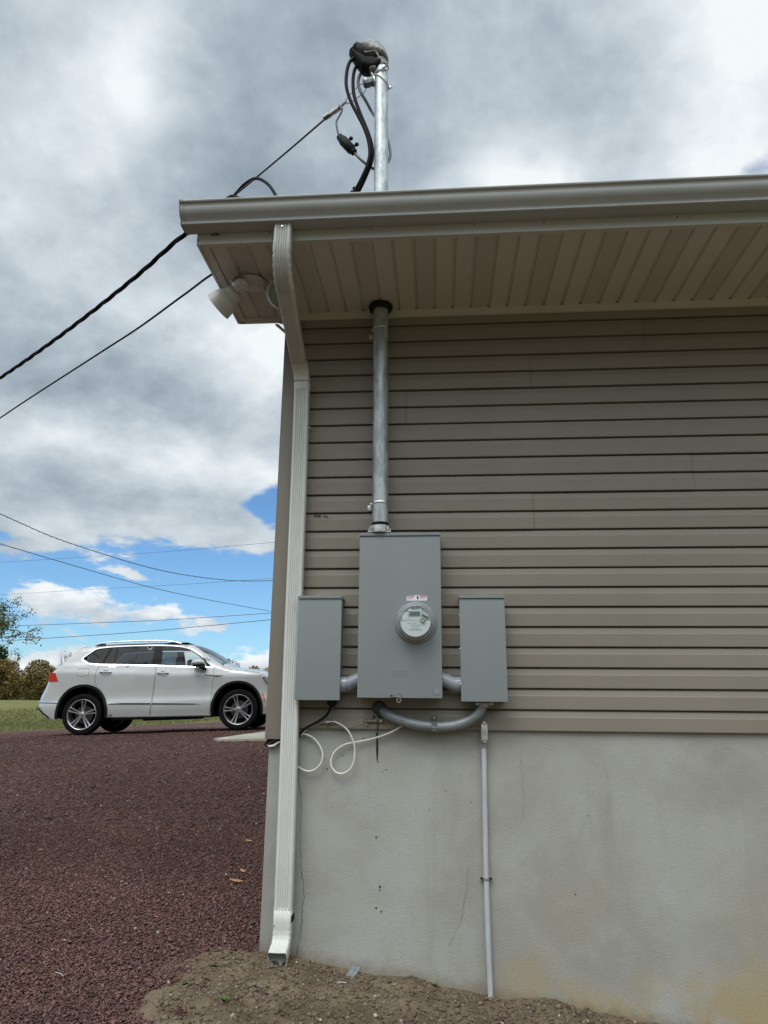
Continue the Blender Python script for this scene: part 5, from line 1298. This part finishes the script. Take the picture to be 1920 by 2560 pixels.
# doors
def door(poly, s, lab=None): return carlink('door', side(shrink(poly, .0055), [], s, 0., .05, thick=.02), M['paint'], smooth=42)
drs = {}
for nm, poly in (('r', DOOR_R), ('f', DOOR_F)):
    drs[nm] = door(poly, -1)
for nm, (hx, hz) in (('r', (.385, 1.083)), ('f', (1.415, 1.038))):
    y = -halfw(hx, hz)
    bm = bmesh.new()
    tube(bm, [(hx-.105, y+.004, hz+.004), (hx-.085, y-.022, hz+.003), (hx, y-.032, hz), (hx+.085, y-.022, hz-.004), (hx+.105, y+.004, hz-.004)], .013, 10)
    carlink('handle', bm, M['paint'], drs[nm], 60)
    bm = bmesh.new(); inflate(bm, [(hx+.055*math.cos(a), hz+.004+.026*math.sin(a)) for a in [2*math.pi*i/18 for i in range(18)]], y-.001, .004, .02, .02); carlink('handle_recess', bm, M['clad'] if False else M['cabin'], drs[nm], 60)
# glasshouse
GQ = [(-.029, 1.329), (.02, 1.385), (.193, 1.500), (.30, 1.516), (.440, 1.526), (.280, 1.226), (.15, 1.243), (.060, 1.270)]
GR1 = [(.482, 1.529), (.557, 1.531), (.524, 1.219), (.309, 1.224)]
GR2 = [(.572, 1.532), (.832, 1.538), (1.257, 1.534), (1.200, 1.180), (.674, 1.204), (.539, 1.217)]
GF = [(1.390, 1.528), (1.573, 1.516), (1.721, 1.496), (1.868, 1.447), (1.97, 1.384), (2.057, 1.322), (2.16, 1.225), (2.215, 1.117), (1.859, 1.136), (1.379, 1.164)]
def ringstrip(P, Q, s, o1, o2):
    bm = bmesh.new(); n = len(P)
    A_ = [bm.verts.new((x, s*(halfw(x, z, False)+o1), z)) for x, z in P]; B_ = [bm.verts.new((x, s*(halfw(x, z, False)+o2), z)) for x, z in Q]
    C_ = [bm.verts.new((x, s*(halfw(x, z, False)-.02), z)) for x, z in P]
    for i in range(n):
        j = (i+1) % n; bm.faces.new((A_[i], A_[j], B_[j], B_[i])); bm.faces.new((A_[i], C_[i], C_[j], A_[j]))
    bmesh.ops.recalc_face_normals(bm, faces=bm.faces[:]); return bm
for s in (-1, 1):
    P_ = resample(DLO, .05); Q_ = shrink(P_, .015)
    if s < 0: carlink('window_trim', ringstrip(shrink(P_, -.003), Q_, s, .006, .003), M['chrome'], smooth=60)
    fr = carlink('window_frame', side(DI if s > 0 else shrink(DLO, .012), [GQ, GR1, GR2, GF], s, -.004, .04, False, .02), M['clad'])
    for nm, gpoly, gmt in (('window', GQ, 'gdark'), ('window', GR1, 'gdark'), ('window', GR2, 'gdark'), ('window', GF, 'gclear')):
        carlink(nm, side(shrink(gpoly, -.004), [], s, -.012, .06, False), M[gmt])
# wheel arch cladding and liner
def arch(A_, cx, s):
    bm = bmesh.new(); n = len(A_)
    inn = []
    for x, z in A_:
        k = .915; inn.append((cx+(x-cx)*k, z if z < .34 else .355+(z-.355)*k))
    o = [bm.verts.new((x, s*(halfw(x, z, False)+.002), z)) for x, z in A_]; o1 = [bm.verts.new((x, s*(halfw(x, z, False)+.016), z)) for x, z in A_]
    i1 = [bm.verts.new((x, s*(halfw(x, z, False)+.014), z)) for x, z in inn]; i2 = [bm.verts.new((x, s*.80, z)) for x, z in inn]; i3 = [bm.verts.new((cx+(x-cx)*1.0, s*.52, z)) for x, z in inn]
    for R1, R2 in ((o, o1), (o1, i1), (i1, i2)):
        for k in range(n-1): bm.faces.new((R1[k], R1[k+1], R2[k+1], R2[k]))
    bmesh.ops.recalc_face_normals(bm, faces=bm.faces[:])
    carlink('arch_cladding', bm, M['clad'])
    bm = bmesh.new(); a = [bm.verts.new((x, s*.80, z)) for x, z in inn]; b = [bm.verts.new((x, s*.50, z)) for x, z in inn]
    for k in range(n-1): bm.faces.new((a[k], a[k+1], b[k+1], b[k]))
    bm.faces.new(b); carlink('wheel_well', bm, M['tyre'])
for s in (-1, 1): arch(AR, 0, s); arch(AF, 2.77, s)
# underbody and inner structure
bm = bmesh.new()
box(bm, (.50, -.84, .235), (2.26, .84, .33), .01); box(bm, (-.60, -.50, .30), (3.5, .50, .42), .02); box(bm, (-.66, -.70, .33), (-.44, .70, .45), .01)
box(bm, (.9, -.30, .205), (1.9, .30, .25), .02); cyl(bm, (-.02, -.6, .33), (-.02, .6, .33), .05); cyl(bm, (2.78, -.6, .33), (2.78, .6, .33), .04)
carlink('underbody', bm, M['clad'])
bm = bmesh.new()
for sy in (-1, 1):
    y0_, y1_ = sorted((sy*.835, sy*.815)); box(bm, (-.45, y0_, .90), (2.40, y1_, 1.095), .004); box(bm, (.50, y0_, .50), (2.24, y1_, .899), .004)
box(bm, (.50, -.81, .50), (2.24, .81, .60), .01); box(bm, (-.45, -.48, .50), (.50, .48, .60), .01); box(bm, (2.15, -.78, .80), (2.52, .78, 1.11), .03); box(bm, (.38, -.72, 1.574), (1.85, .72, 1.585), .003)
carlink('cabin', bm, M['tyre'])
def carseat(x, y, w_=.24, h0=.62, h1=1.13):
    bm = bmesh.new(); box(bm, (x-.05, y-w_, h0-.03), (x+.48, y+w_, h0+.12), .04)
    v = [(x-.02, h0), (x+.12, h0+.02), (x+.0, h1+.03), (x-.12, h1+.02), (x-.14, h1-.1)]
    prism_xz(bm, v, y-w_, y+w_)
    inflate(bm, [(x-.155, h1+.045), (x-.06, h1+.045), (x-.035, h1+.14), (x-.05, h1+.20), (x-.10, h1+.225), (x-.145, h1+.20), (x-.165, h1+.12)], y, .13, .05, .025)
    cyl(bm, (x-.09, y-.05, h1), (x-.09, y-.05, h1+.06), .006); cyl(bm, (x-.09, y+.05, h1), (x-.09, y+.05, h1+.06), .006)
    carlink('seat', bm, M['seat'], smooth=50)
for y in (-.40, .40): carseat(1.66, y); carseat(.78, y, .26, .62, 1.12); carseat(.02, y, .22, .66, 1.10)
bm = bmesh.new(); tube(bm, [(1.98+.03*math.sin(a), -.0+.40+.18*math.cos(a), 1.0+.17*math.sin(a)) for a in [2*math.pi*i/16 for i in range(17)]], .014, 8); carlink('steering_wheel', bm, M['seat'])
# wheels
def wheel(cx, s, a0):
    cy = s*.79; y0 = s*.905
    mtW = Matrix.Translation((cx, s*.685, .355)) @ Matrix.Rotation(-s*math.pi/2, 4, 'X')    # local z -> outward
    w_ = bpy.data.objects.new('wheel', None); C.objects.link(w_); w_.parent = car; w_.empty_display_size = .1
    bm = bmesh.new(); lathe(bm, [(.262, .0), (.30, -.003), (.335, .010), (.352, .035), (.355, .07), (.355, .16), (.352, .195), (.338, .216), (.31, .224), (.275, .219), (.262, .208)], 56, mtW); carlink('tyre', bm, M['tyre'], w_, 40)
    bm = bmesh.new(); lathe(bm, [(.262, .20), (.264, .214), (.259, .219), (.252, .214), (.244, .196), (.235, .10), (.235, .03)], 56, mtW); carlink('rim', bm, M['rim'], w_, 35)
    bm = bmesh.new(); lathe(bm, [(.0, .165), (.052, .166), (.058, .176), (.050, .190), (.030, .194), (0, .195)], 30, mtW)
    for k in range(5):
        a = rad(a0+72*k)
        for u in (-1, 1):
            def pt(r, t, h): return mtW @ Vector((r*math.cos(a)*1.0+(-math.sin(a))*t, (r*math.sin(a)+math.cos(a)*t), h))
            if s < 0: pass
            p = [(.035, u*.010, .188, .011), (.10, u*.0165, .186, .0105), (.17, u*.024, .193, .011), (.248, u*.033, .205, .0135)]
            rows = []
            for r_, t_, h_, hw_ in p:
                rows.append([bm.verts.new(pt(r_, t_-hw_, h_-.004)), bm.verts.new(pt(r_, t_-hw_*.5, h_+.003)), bm.verts.new(pt(r_, t_+hw_*.5, h_+.003)), bm.verts.new(pt(r_, t_+hw_, h_-.004)), bm.verts.new(pt(r_, t_+hw_*.8, h_-.04)), bm.verts.new(pt(r_, t_-hw_*.8, h_-.04))])
            for i in range(3):
                for j in range(6): bm.faces.new((rows[i][j], rows[i][(j+1) % 6], rows[i+1][(j+1) % 6], rows[i+1][j]))
    bmesh.ops.recalc_face_normals(bm, faces=bm.faces[:])
    sp_ = carlink('spokes', bm, M['rim'], w_, 30)
    bm = bmesh.new(); lathe(bm, [(.0, .199), (.022, .199), (.0245, .197), (.0245, .195)], 24, mtW); carlink('hub_cap', bm, M['chrome'], w_, 30)
    bm = bmesh.new()
    for (x0, z0), (x1, z1) in (((-.012, .010), (-.004, -.011)), ((-.004, -.011), (0, .001)), ((0, .001), (.004, -.011)), ((.004, -.011), (.012, .010))):
        tube(bm, [mtW @ Vector((x0, z0, .2)), mtW @ Vector((x1, z1, .2))], .0012, 5, smooth=False)
    carlink('emblem', bm, M['rimdark'], w_, 30)
    bm = bmesh.new(); lathe(bm, [(.0, .09), (.13, .09), (.155, .088), (.155, .070)], 36, mtW); carlink('brake_disc', bm, M['disc'], w_, 30)
    bm = bmesh.new(); lathe(bm, [(0, .02), (.236, .02)], 36, mtW); carlink('wheel_back', bm, M['tyre'], w_, 30)
for cx, a0 in ((0., 85), (2.79, 105)):
    for s in (-1, 1): wheel(cx, s, a0 if s < 0 else a0+20)
# lights, trims, mirror, rails
def sidebit(name, P, off, m, th=.012, step=.03): return carlink(name, side(P, [], -1, off, step, False, th), m)
tl = sidebit('tail_light', [(-.627, 1.086), (-.596, 1.106), (-.525, 1.100), (-.493, 1.02), (-.470, .962), (-.638, .966)], .006, M['tail'])
carlink('lower_lens', side([(-.638, .964), (-.469, .960), (-.462, .944), (-.640, .947)], [], -1, .007, .03, False, .01), M['tail2'], tl)
bm = bmesh.new(); strip(bm, [(-.632, 1.06), (-.628, 1.085), (-.612, 1.1)], lambda x, z: .012, 4); bm.free()
sidebit('trim_strip', [(-.775, .606), (-.775, .592), (-.700, .583), (-.440, .567), (-.440, .579)], .006, M['chrome'])
sidebit('trim_strip', [(.470, .540), (.470, .527), (1.224, .502), (1.224, .515)], .006, M['chrome'])
sidebit('trim_strip', [(1.246, .515), (1.246, .502), (2.02, .474), (2.121, .470), (2.02, .482)], .006, M['chrome'])
sidebit('lower_moulding', [(.470, .526), (.470, .514), (1.224, .489), (1.224, .501)], .004, M['clad'])
sidebit('lower_moulding', [(1.246, .501), (1.246, .489), (2.02, .465), (2.02, .473)], .004, M['clad'])
sidebit('lower_moulding', [(-.775, .592), (-.775, .580), (-.440, .555), (-.440, .566)], .004, M['clad'])
sidebit('bumper_insert', [(-.796, .515), (-.775, .470), (-.60, .318), (-.545, .306), (-.70, .43)], .008, M['clad'])
sidebit('amber_reflector', [(3.212, .618), (3.246, .617), (3.276, .494), (3.249, .495)], .006, M['amber'])
hl = sidebit('headlight', [(3.225, .895), (3.245, .912), (3.50, .86), (3.55, .79), (3.30, .79)], .006, M['headl'])
carlink('lamp_bezel', ringstrip([(3.225, .895), (3.245, .912), (3.50, .86), (3.55, .79), (3.30, .79)], shrink([(3.225, .895), (3.245, .912), (3.50, .86), (3.55, .79), (3.30, .79)], .012), -1, .010, .010), M['clad'], hl)
sidebit('fender_badge', [(2.178, .985), (2.340, .968), (2.495, .962), (2.46, .945), (2.40, .938), (2.345, .945), (2.340, .956), (2.178, .975)], .006, M['chrome'])
sidebit('badge_inset', [(2.365, .957), (2.44, .953), (2.42, .944), (2.365, .946)], .008, M['clad'])
P_ = [(x*.109-.025, 1.088+z*.07) for x, z in [(math.copysign(abs(math.cos(a))**.45, math.cos(a)), math.copysign(abs(math.sin(a))**.45, math.sin(a))) for a in [2*math.pi*i/36 for i in range(36)]]]
carlink('fuel_flap', ringstrip(P_, shrink(P_, .004), -1, .0015, .0015), M['cabin'])
P_ = [(-.02, 1.6), (0, 1.6)]
bm = bmesh.new()
for s in (-1, 1):
    pts = [(.16, s*.715, 1.578), (.24, s*.715, 1.608), (.39, s*.712, 1.628), (.687, s*.708, 1.638), (.984, s*.705, 1.640), (1.28, s*.705, 1.634), (1.50, s*.708, 1.618), (1.64, s*.712, 1.594), (1.73, s*.715, 1.570)]
    tube(bm, pts, .013, 10)
split(carlink('roof_rail', bm, M['chrome'], smooth=60))
bm = bmesh.new()
for s in (-1, 1):
    for x0, x1, z0, z1 in ((.18, .36, 1.586, 1.612), (1.50, 1.70, 1.576, 1.600)): box(bm, (x0, s*.715-.006, z0-.018), (x1, s*.715+.006, z1-.008), .004)
split(carlink('rail_foot', bm, M['clad']))
bm = bmesh.new()
rows = []
for x, z in ((-.145, 1.505), (-.155, 1.53), (-.14, 1.552), (-.06, 1.566), (.05, 1.572)):
    rows.append([bm.verts.new((x-.03*(1-abs(u)**3), u*.62, z+.02*(1-abs(u)**2))) for u in [-1+2*j/10 for j in range(11)]])
for i in range(4):
    for j in range(10): bm.faces.new((rows[i][j], rows[i][j+1], rows[i+1][j+1], rows[i+1][j]))
bmesh.ops.recalc_face_normals(bm, faces=bm.faces[:]); carlink('spoiler', bm, M['paint'], smooth=60)
for s in (-1, 1):
    bm = bmesh.new(); inflate(bm, [(1.962, 1.150), (1.964, 1.205), (1.99, 1.232), (2.04, 1.249), (2.139, 1.258), (2.190, 1.235), (2.206, 1.205), (2.210, 1.155), (2.10, 1.142)], s*.99, .085, .04, .02)
    mi_ = carlink('mirror', bm, M['paint'], smooth=60)
    bm = bmesh.new(); inflate(bm, [(1.966, 1.138), (1.966, 1.152), (2.10, 1.150), (2.208, 1.160), (2.206, 1.13), (2.190, 1.085), (2.150, 1.070), (2.115, 1.085), (2.09, 1.115), (2.0, 1.122)], s*.985, .078, .03, .02)
    tube(bm, [(2.16, s*.97, 1.10), (2.175, s*.92, 1.085), (2.18, s*.87, 1.09)], .03, 10); carlink('mirror_base', bm, M['clad'], mi_, 60)
# (x positions were read in the plane of the wheels: shear what lies further in back to its own place)
def deform():
    for o in list(C.objects):
        q_ = o
        while q_.parent: q_ = q_.parent
        if q_ != car or o.type != 'MESH' or (o.parent and o.parent.name.startswith('wheel')) or o.name.startswith(('seat', 'steering', 'underbody', 'wheel_well')): continue
        for v in o.data.vertices:
            x, z = v.co.x, v.co.z; v.co.x = x-(.426-.08*x)*max(0, .905-halfw(x, z, False))
# seams painted as thin dark gaps between hood and fender, bumper and wing
for pts in ([(2.528, 1.113), (2.568, 1.071), (2.96, 1.018), (3.10, .99), (3.30, .925)], [(-.453, .954), (-.40, .90), (-.352, .835)], [(-.545, 1.110), (.10, 1.088)], [(.30, 1.080), (.8, 1.064)]):
    pass
def seam(pts):
    P = resample(pts, .04, False); bm = bmesh.new(); rows = []
    for x, z in P:
        y = -(halfw(x, z)+.0012); rows.append((bm.verts.new((x, y, z-.0022)), bm.verts.new((x, y, z+.0022))))
    for i in range(len(rows)-1): bm.faces.new((rows[i][0], rows[i][1], rows[i+1][1], rows[i+1][0]))
    return carlink('panel_gap', bm, M['cabin'], body)
seam([(2.50, 1.120), (2.568, 1.071), (2.96, 1.024), (3.15, .985), (3.30, .925)]); seam([(-.453, .950), (-.40, .90), (-.352, .842)])
deform()
bm = bmesh.new()
v, tr = cdt([(-.11, 1.53), (-.30, 1.36), (-.45, 1.22), (-.40, 1.20), (-.1, 1.45)], (), .1); bm.free()

# ================================================================== TREES
def leafcloud(bmP, blobs_, n, size, seed, flat=1.):
    r = np.random.default_rng(seed); tot = sum(b[3]*b[4]*b[5] for b in blobs_)**1.0; V = []
    for cx, cy, cz, rx, ry, rz in blobs_:
        k = int(n*(rx*ry*rz)/tot); d = r.normal(size=(k, 3)); d /= np.linalg.norm(d, axis=1)[:, None]
        rr = r.uniform(.25, 1, k)**.45; c = d*rr[:, None]*np.array([rx, ry, rz])+np.array([cx, cy, cz])
        # clumping
        keep = (vnoise(c[:, 0]+seed, c[:, 2]*1.3+c[:, 1], 1.6/max(rx, .3), seed) > -.13-.1*(rr < .6)); c = c[keep]; k = len(c)
        a = r.normal(size=(k, 3)); a /= np.linalg.norm(a, axis=1)[:, None]; b = np.cross(a, r.normal(size=(k, 3))); b /= np.linalg.norm(b, axis=1)[:, None]
        s = size*r.uniform(.5, 1.3, (k, 1)); V.append(np.stack([c-a*s, c+b*s*.55, c+a*s, c-b*s*.55], 1))
    return np.concatenate(V)
def tree(name, x, y, h, crown_, leaves, lsize, m, lab, seed, trunk=.12, limbs=7, group='trees along the far field edge', cat='tree', bare=False):
    gz_ = float(fieldz(x, y)); t = thing(name, lab, cat, (x, y, gz_), group); rd = random.Random(seed)
    bl = [(x+a, y+b, gz_+c, p, q_, r_) for a, b, c, p, q_, r_ in crown_]
    bm = bmesh.new(); tube(bm, [(x, y, gz_-.1), (x+.04*h*rd.uniform(-.5, .5), y, gz_+h*.35), (x+.03*h*rd.uniform(-1, 1), y, gz_+h*.72)], [trunk, trunk*.35], 7)
    for i in range(limbs):
        b = bl[i % len(bl)]; z0 = gz_+h*rd.uniform(.15, .55)
        e = Vector((b[0]+b[3]*rd.uniform(-.8, .8), b[1]+b[4]*rd.uniform(-.5, .5), b[2]+b[5]*rd.uniform(-.5, .85))); s_ = Vector((x, y, z0)); md = (s_+e)/2+Vector((0, 0, h*.03))
        tube(bm, [s_, md, e], [trunk*.4, trunk*.06], 5, k=4)
        for j in range(4 if bare else 2):
            e2 = e+Vector((rd.uniform(-1, 1), rd.uniform(-1, 1), rd.uniform(-.2, 1)))*h*.09; tube(bm, [md.lerp(e, rd.uniform(.3, .9)), e2.lerp(e, .3), e2], [trunk*.12, trunk*.03], 4, k=3)
    link('trunk', bm, M['bark'], t)
    if leaves:
        V = leafcloud(None, bl, leaves, lsize, seed); k = len(V)
        me = bpy.data.meshes.new('crown'); me.vertices.add(k*4); me.vertices.foreach_set('co', V.reshape(-1).astype(np.float32)); me.loops.add(k*4); me.loops.foreach_set('vertex_index', np.arange(k*4, dtype=np.int32))
        me.polygons.add(k); me.polygons.foreach_set('loop_start', np.arange(0, k*4, 4, dtype=np.int32)); me.polygons.foreach_set('loop_total', np.full(k, 4, np.int32)); me.update(); me.materials.append(m)
        o = bpy.data.objects.new('crown', me); C.objects.link(o); adopt(o, t)
    return t
def fol(name, cols):
    m = mat(name, cols[0], .75, island=cols, spec=.2); return m
M['bark'] = mat('bark', (.10, .085, .07), .9, col2=(.16, .14, .12), ns=4)
M['fgreen'] = fol('dark green foliage', [(.025, .05, .018), (.05, .085, .028), (.035, .065, .022), (.08, .11, .04)])
M['folive'] = fol('olive foliage', [(.08, .095, .03), (.14, .145, .05), (.11, .125, .04), (.19, .18, .07)])
M['fbrown'] = fol('brown autumn foliage', [(.13, .10, .04), (.22, .165, .065), (.17, .135, .05), (.27, .21, .09)])
M['frust'] = fol('rust autumn foliage', [(.18, .125, .04), (.26, .17, .06), (.14, .12, .04), (.30, .22, .09)])
M['flight'] = fol('sparse light green foliage', [(.08, .12, .035), (.15, .19, .055), (.06, .085, .025), (.20, .22, .08)])
R90 = 100
# left tree line (about 85-100 m away), tall dark tree standing above it
tree('tree', -52.2, 77.2, 7.4, [(0, 0, 4.2, 2.0, 2, 2.2), (-.7, 0, 5.9, 1.3, 1.4, 1.1), (.9, 0, 5.4, 1.1, 1.3, 1.0), (-1.8, 0, 4.6, 1.2, 1.3, 1.0), (1.6, .5, 3.0, 1.2, 1.4, 1.6)], 5200, .16, M['fgreen'], 'tallest dark green tree rising above the hedge line at the far left of the field', 21, .2, 12)
tree('tree', -50.6, 79.0, 6.3, [(.2, 0, 4.8, .9, .9, 1.3), (-.5, 0, 3.5, .8, .8, 1.0)], 260, .12, M['folive'], 'thin nearly bare tree just right of the tall dark green tree', 22, .12, 12, bare=True)
tree('tree', -54.8, 76.0, 3.8, [(0, 0, 2.0, 1.9, 1.8, 1.9)], 4200, .16, M['folive'], 'rounded olive tree at the left frame edge below the tall dark tree', 23, .12, 6)
tree('tree', -52.2, 74.6, 3.3, [(0, 0, 1.6, 1.6, 1.5, 1.7), (1.0, 0, 1.2, 1.0, 1, 1.2)], 4200, .15, M['fbrown'], 'low brown tree in front of the tall dark green tree', 24, .1, 6)
tree('tree', -48.6, 74.8, 4.6, [(0, 0, 2.2, 2.1, 1.9, 2.3), (-1.2, 0, 1.6, 1.2, 1.2, 1.6), (1.3, 0, 1.8, 1.3, 1.2, 1.8)], 7000, .15, M['frust'], 'broad rust orange tree directly behind the tail of the white car', 25, .14, 8)
tree('tree', -50.6, 77.6, 4.3, [(0, 0, 2.1, 1.9, 1.7, 2.1)], 4600, .15, M['folive'], 'olive green tree between the tall dark tree and the rust orange tree', 26, .12, 7)
tree('tree', -45.6, 76.4, 4.9, [(0, 0, 2.3, 1.8, 1.7, 2.3), (1.4, 0, 2.0, 1.3, 1.2, 1.9)], 5600, .15, M['fbrown'], 'brown tree partly hidden behind the rear window of the car', 27, .13, 8)
tree('tree', -44.6, 80.4, 6.6, [(0, 0, 4.5, .9, .9, 1.3), (.8, 0, 3.6, .8, .8, 1.0)], 330, .12, M['fbrown'], 'bare twiggy treetop showing just above the sloping tailgate of the car', 28, .11, 12, bare=True)
xs_t = [(-41.5, 79, 4.8, 'folive'), (-37.5, 81, 4.6, 'fbrown'), (-33.6, 82, 4.7, 'frust'), (-29.8, 82, 4.3, 'folive')]
nms = ['olive tree behind the second row window of the car', 'brown tree seen through the front window of the car', 'rust tree hidden behind the car mirror and windshield', 'olive tree low behind the hood of the car']
for i, (x, y, h, c) in enumerate(xs_t): tree('tree', x, y, h, [(0, 0, h*.48, 2.2, 1.9, h*.5), (1.5, 0, h*.4, 1.4, 1.2, h*.4)], 4200, .17, M[c], nms[i], 30+i, .13, 7)
tree('tree', -24.9, 82.0, 5.6, [(0, 0, 4.2, 1.1, 1.1, .9), (-.8, 0, 3.4, 1.2, 1.0, .9), (.9, 0, 3.3, 1.0, 1.0, .9), (0, 0, 2.2, 1.8, 1.3, 1.3)], 1900, .13, M['folive'], 'loose topped tree above the car hood beside the house corner', 40, .13, 14, bare=True)
tree('tree', -27.3, 83.0, 4.6, [(0, 0, 2.6, 1.5, 1.2, 1.9)], 2600, .14, M['fbrown'], 'brown bush tree rising from the hood line of the car', 41, .1, 6)
tree('tree', -22.3, 83.2, 4.4, [(0, 0, 2.2, 1.6, 1.3, 2.1), (1.6, 0, 2.2, 1.4, 1.3, 1.9)], 3600, .14, M['frust'], 'orange tinted tree nearest the house corner above the hood', 42, .1, 6)
bm = bmesh.new()
# a far wood closing the horizon as one mass
Xw = []
rW = np.random.default_rng(9)
n = 26000; xw = rW.uniform(-150, 40, n); hh = 3.2+2.0*fbm(xw, xw*0, .12, 3)+1.2*fbm(xw, xw*0, .6, 5); zw = rW.uniform(0, 1, n)**.8*np.maximum(hh, 1)
yw = rW.uniform(112, 120, n); c = np.stack([xw, yw, fieldz(xw, yw)+zw], -1); a = rW.normal(size=(n, 3)); a /= np.linalg.norm(a, axis=1)[:, None]; b = np.cross(a, rW.normal(size=(n, 3))); b /= np.linalg.norm(b, axis=1)[:, None]
s = .34*rW.uniform(.5, 1.3, (n, 1)); V = np.stack([c-a*s, c+b*s*.6, c+a*s, c-b*s*.6], 1)
tri = (np.array([[0, 1, 2], [0, 2, 3]])[None]+4*np.arange(n)[:, None, None]).reshape(-1, 3)
n = 16000; xw = rW.uniform(-90, -12, n); yw = rW.uniform(82, 92, n); zw = rW.uniform(0, 1, n)**1.2*(2.0+.9*fbm(xw, xw*0, .5, 7)); c = np.stack([xw, yw, fieldz(xw, yw)+zw-.15], -1)
a = rW.normal(size=(n, 3)); a /= np.linalg.norm(a, axis=1)[:, None]; b = np.cross(a, rW.normal(size=(n, 3))); b /= np.linalg.norm(b, axis=1)[:, None]
s = .24*rW.uniform(.5, 1.3, (n, 1)); V2 = np.stack([c-a*s, c+b*s*.6, c+a*s, c-b*s*.6], 1); V = np.concatenate([V, V2]); n = len(V)
tri = (np.array([[0, 1, 2], [0, 2, 3]])[None]+4*np.arange(n)[:, None, None]).reshape(-1, 3)
tag(tri_obj('woodland', V.reshape(-1, 3), tri, M['folive']), kind='stuff')
bm.free()
# near tree reaching in at the left frame edge: fine leaves on thin twigs
tx, ty = -15.0, 18.3; gzt = float(fieldz(tx, ty)); nt = thing('tree', 'nearer small leaved tree reaching into the left frame edge above the field', 'tree', (tx, ty, gzt))
bm = bmesh.new(); rd = random.Random(77)
tube(bm, [(tx, ty, gzt-.1), (tx+.1, ty, gzt+1.4), (tx+.3, ty, gzt+3.2)], [.13, .05], 8)
tw = []
for i in range(24):
    z0 = rd.uniform(2.5, 3.3); ang = rd.uniform(-2.6, 1.1); L = rd.uniform(1.3, 2.25) if abs(ang) < 1.4 else rd.uniform(.8, 1.9)
    s_ = Vector((tx+.15, ty, gzt+z0)); e = s_+Vector((math.cos(ang)*L, math.sin(ang)*L*.6, rd.uniform(-.1, .75)))
    md = s_.lerp(e, .5)+Vector((0, 0, rd.uniform(-.05, .25))); tube(bm, [s_, md, e], [.03, .006], 5, k=4); tw.append((s_, md, e))
    for j in range(6):
        t = rd.uniform(.35, 1); p = s_.lerp(e, t); q2 = p+Vector((rd.uniform(-.3, .6), rd.uniform(-.3, .3), rd.uniform(-.22, .4))); tube(bm, [p, (p+q2)/2+Vector((0, 0, .03)), q2], [.008, .002], 4, k=3); tw.append((p, (p+q2)/2, q2))
link('trunk', bm, M['bark'], nt)
r = np.random.default_rng(4); V = []
for s_, md, e in tw:
    k = 44
    for _ in range(k):
        t = r.uniform(.3, 1.05); c = np.array(s_.lerp(e, t))+r.normal(0, .075, 3); a = r.normal(size=3); a /= np.linalg.norm(a); b = np.cross(a, r.normal(size=3)); b /= np.linalg.norm(b); z = r.uniform(.028, .055)
        V.append([c-a*z, c+b*z*.45, c+a*z, c-b*z*.45])
V = np.array(V); n = len(V); tri = (np.array([[0, 1, 2], [0, 2, 3]])[None]+4*np.arange(n)[:, None, None]).reshape(-1, 3)
o = tri_obj('crown', V.reshape(-1, 3), tri, M['flight']); adopt(o, nt)

# ================================================================== OVERHEAD LINES
def line(pts, r, lab, twist=False):
    P = [Vector(p) for p in pts]; P = [P[0]*2-P[1]]+P+[P[-1]+(P[-1]-P[-2])*.6]
    bm = bmesh.new(); tube(bm, P, r, 6, k=6)
    if twist:
        Q = catmull(P, 60); S = []
        for i, p in enumerate(Q):
            a = i*.9; S.append(p+Vector((0, 0, math.sin(a)))*r*1.4+Vector((math.cos(a)*r*1.4*.7, 0, 0)))
        tube(bm, S, r*.75, 5, smooth=False)
    tag(link('power_line', bm, M['farwire'], None, smooth=70), lab, 'power line')
line([(-12.171, 14.66, 5.219), (-11.728, 16.789, 5.038), (-11.003, 18.96, 4.92), (-10.327, 20.463, 4.832), (-9.425, 22.095, 4.812), (-8.053, 24.102, 4.934), (-6.408, 26.045, 5.283)], .010, 'sagging twisted line, upper of the two dropping to the right across the blue sky', True)
line([(-12.076, 14.722, 4.371), (-11.948, 18.503, 4.503), (-11.07, 22.535, 4.463), (-9.716, 25.966, 4.432), (-7.223, 30.163, 4.35)], .011, 'smooth line, lower of the two dropping to the right across the blue sky')
line([(-32.777, 46.589, 10.324), (-23.647, 44.962, 10.435), (-17.244, 43.068, 10.384), (-9.438, 39.574, 10.142)], .010, 'faint thin line highest of those rising gently to the right')
line([(-32.504, 46.766, 7.9), (-23.988, 45.208, 8.06), (-17.068, 43.132, 8.013), (-9.339, 39.595, 7.824)], .009, 'faint thin line crossing the big cumulus cloud')
line([(-26.868, 38.5, 4.659), (-20.205, 37.987, 4.836), (-15.756, 37.23, 4.917), (-8.254, 34.967, 5.072)], .014, 'dark line second above the car roof')
line([(-26.768, 38.564, 3.771), (-19.026, 37.861, 4.17), (-14.616, 36.996, 4.42), (-8.24, 34.97, 4.74)], .016, 'dark line lowest above the car roof')
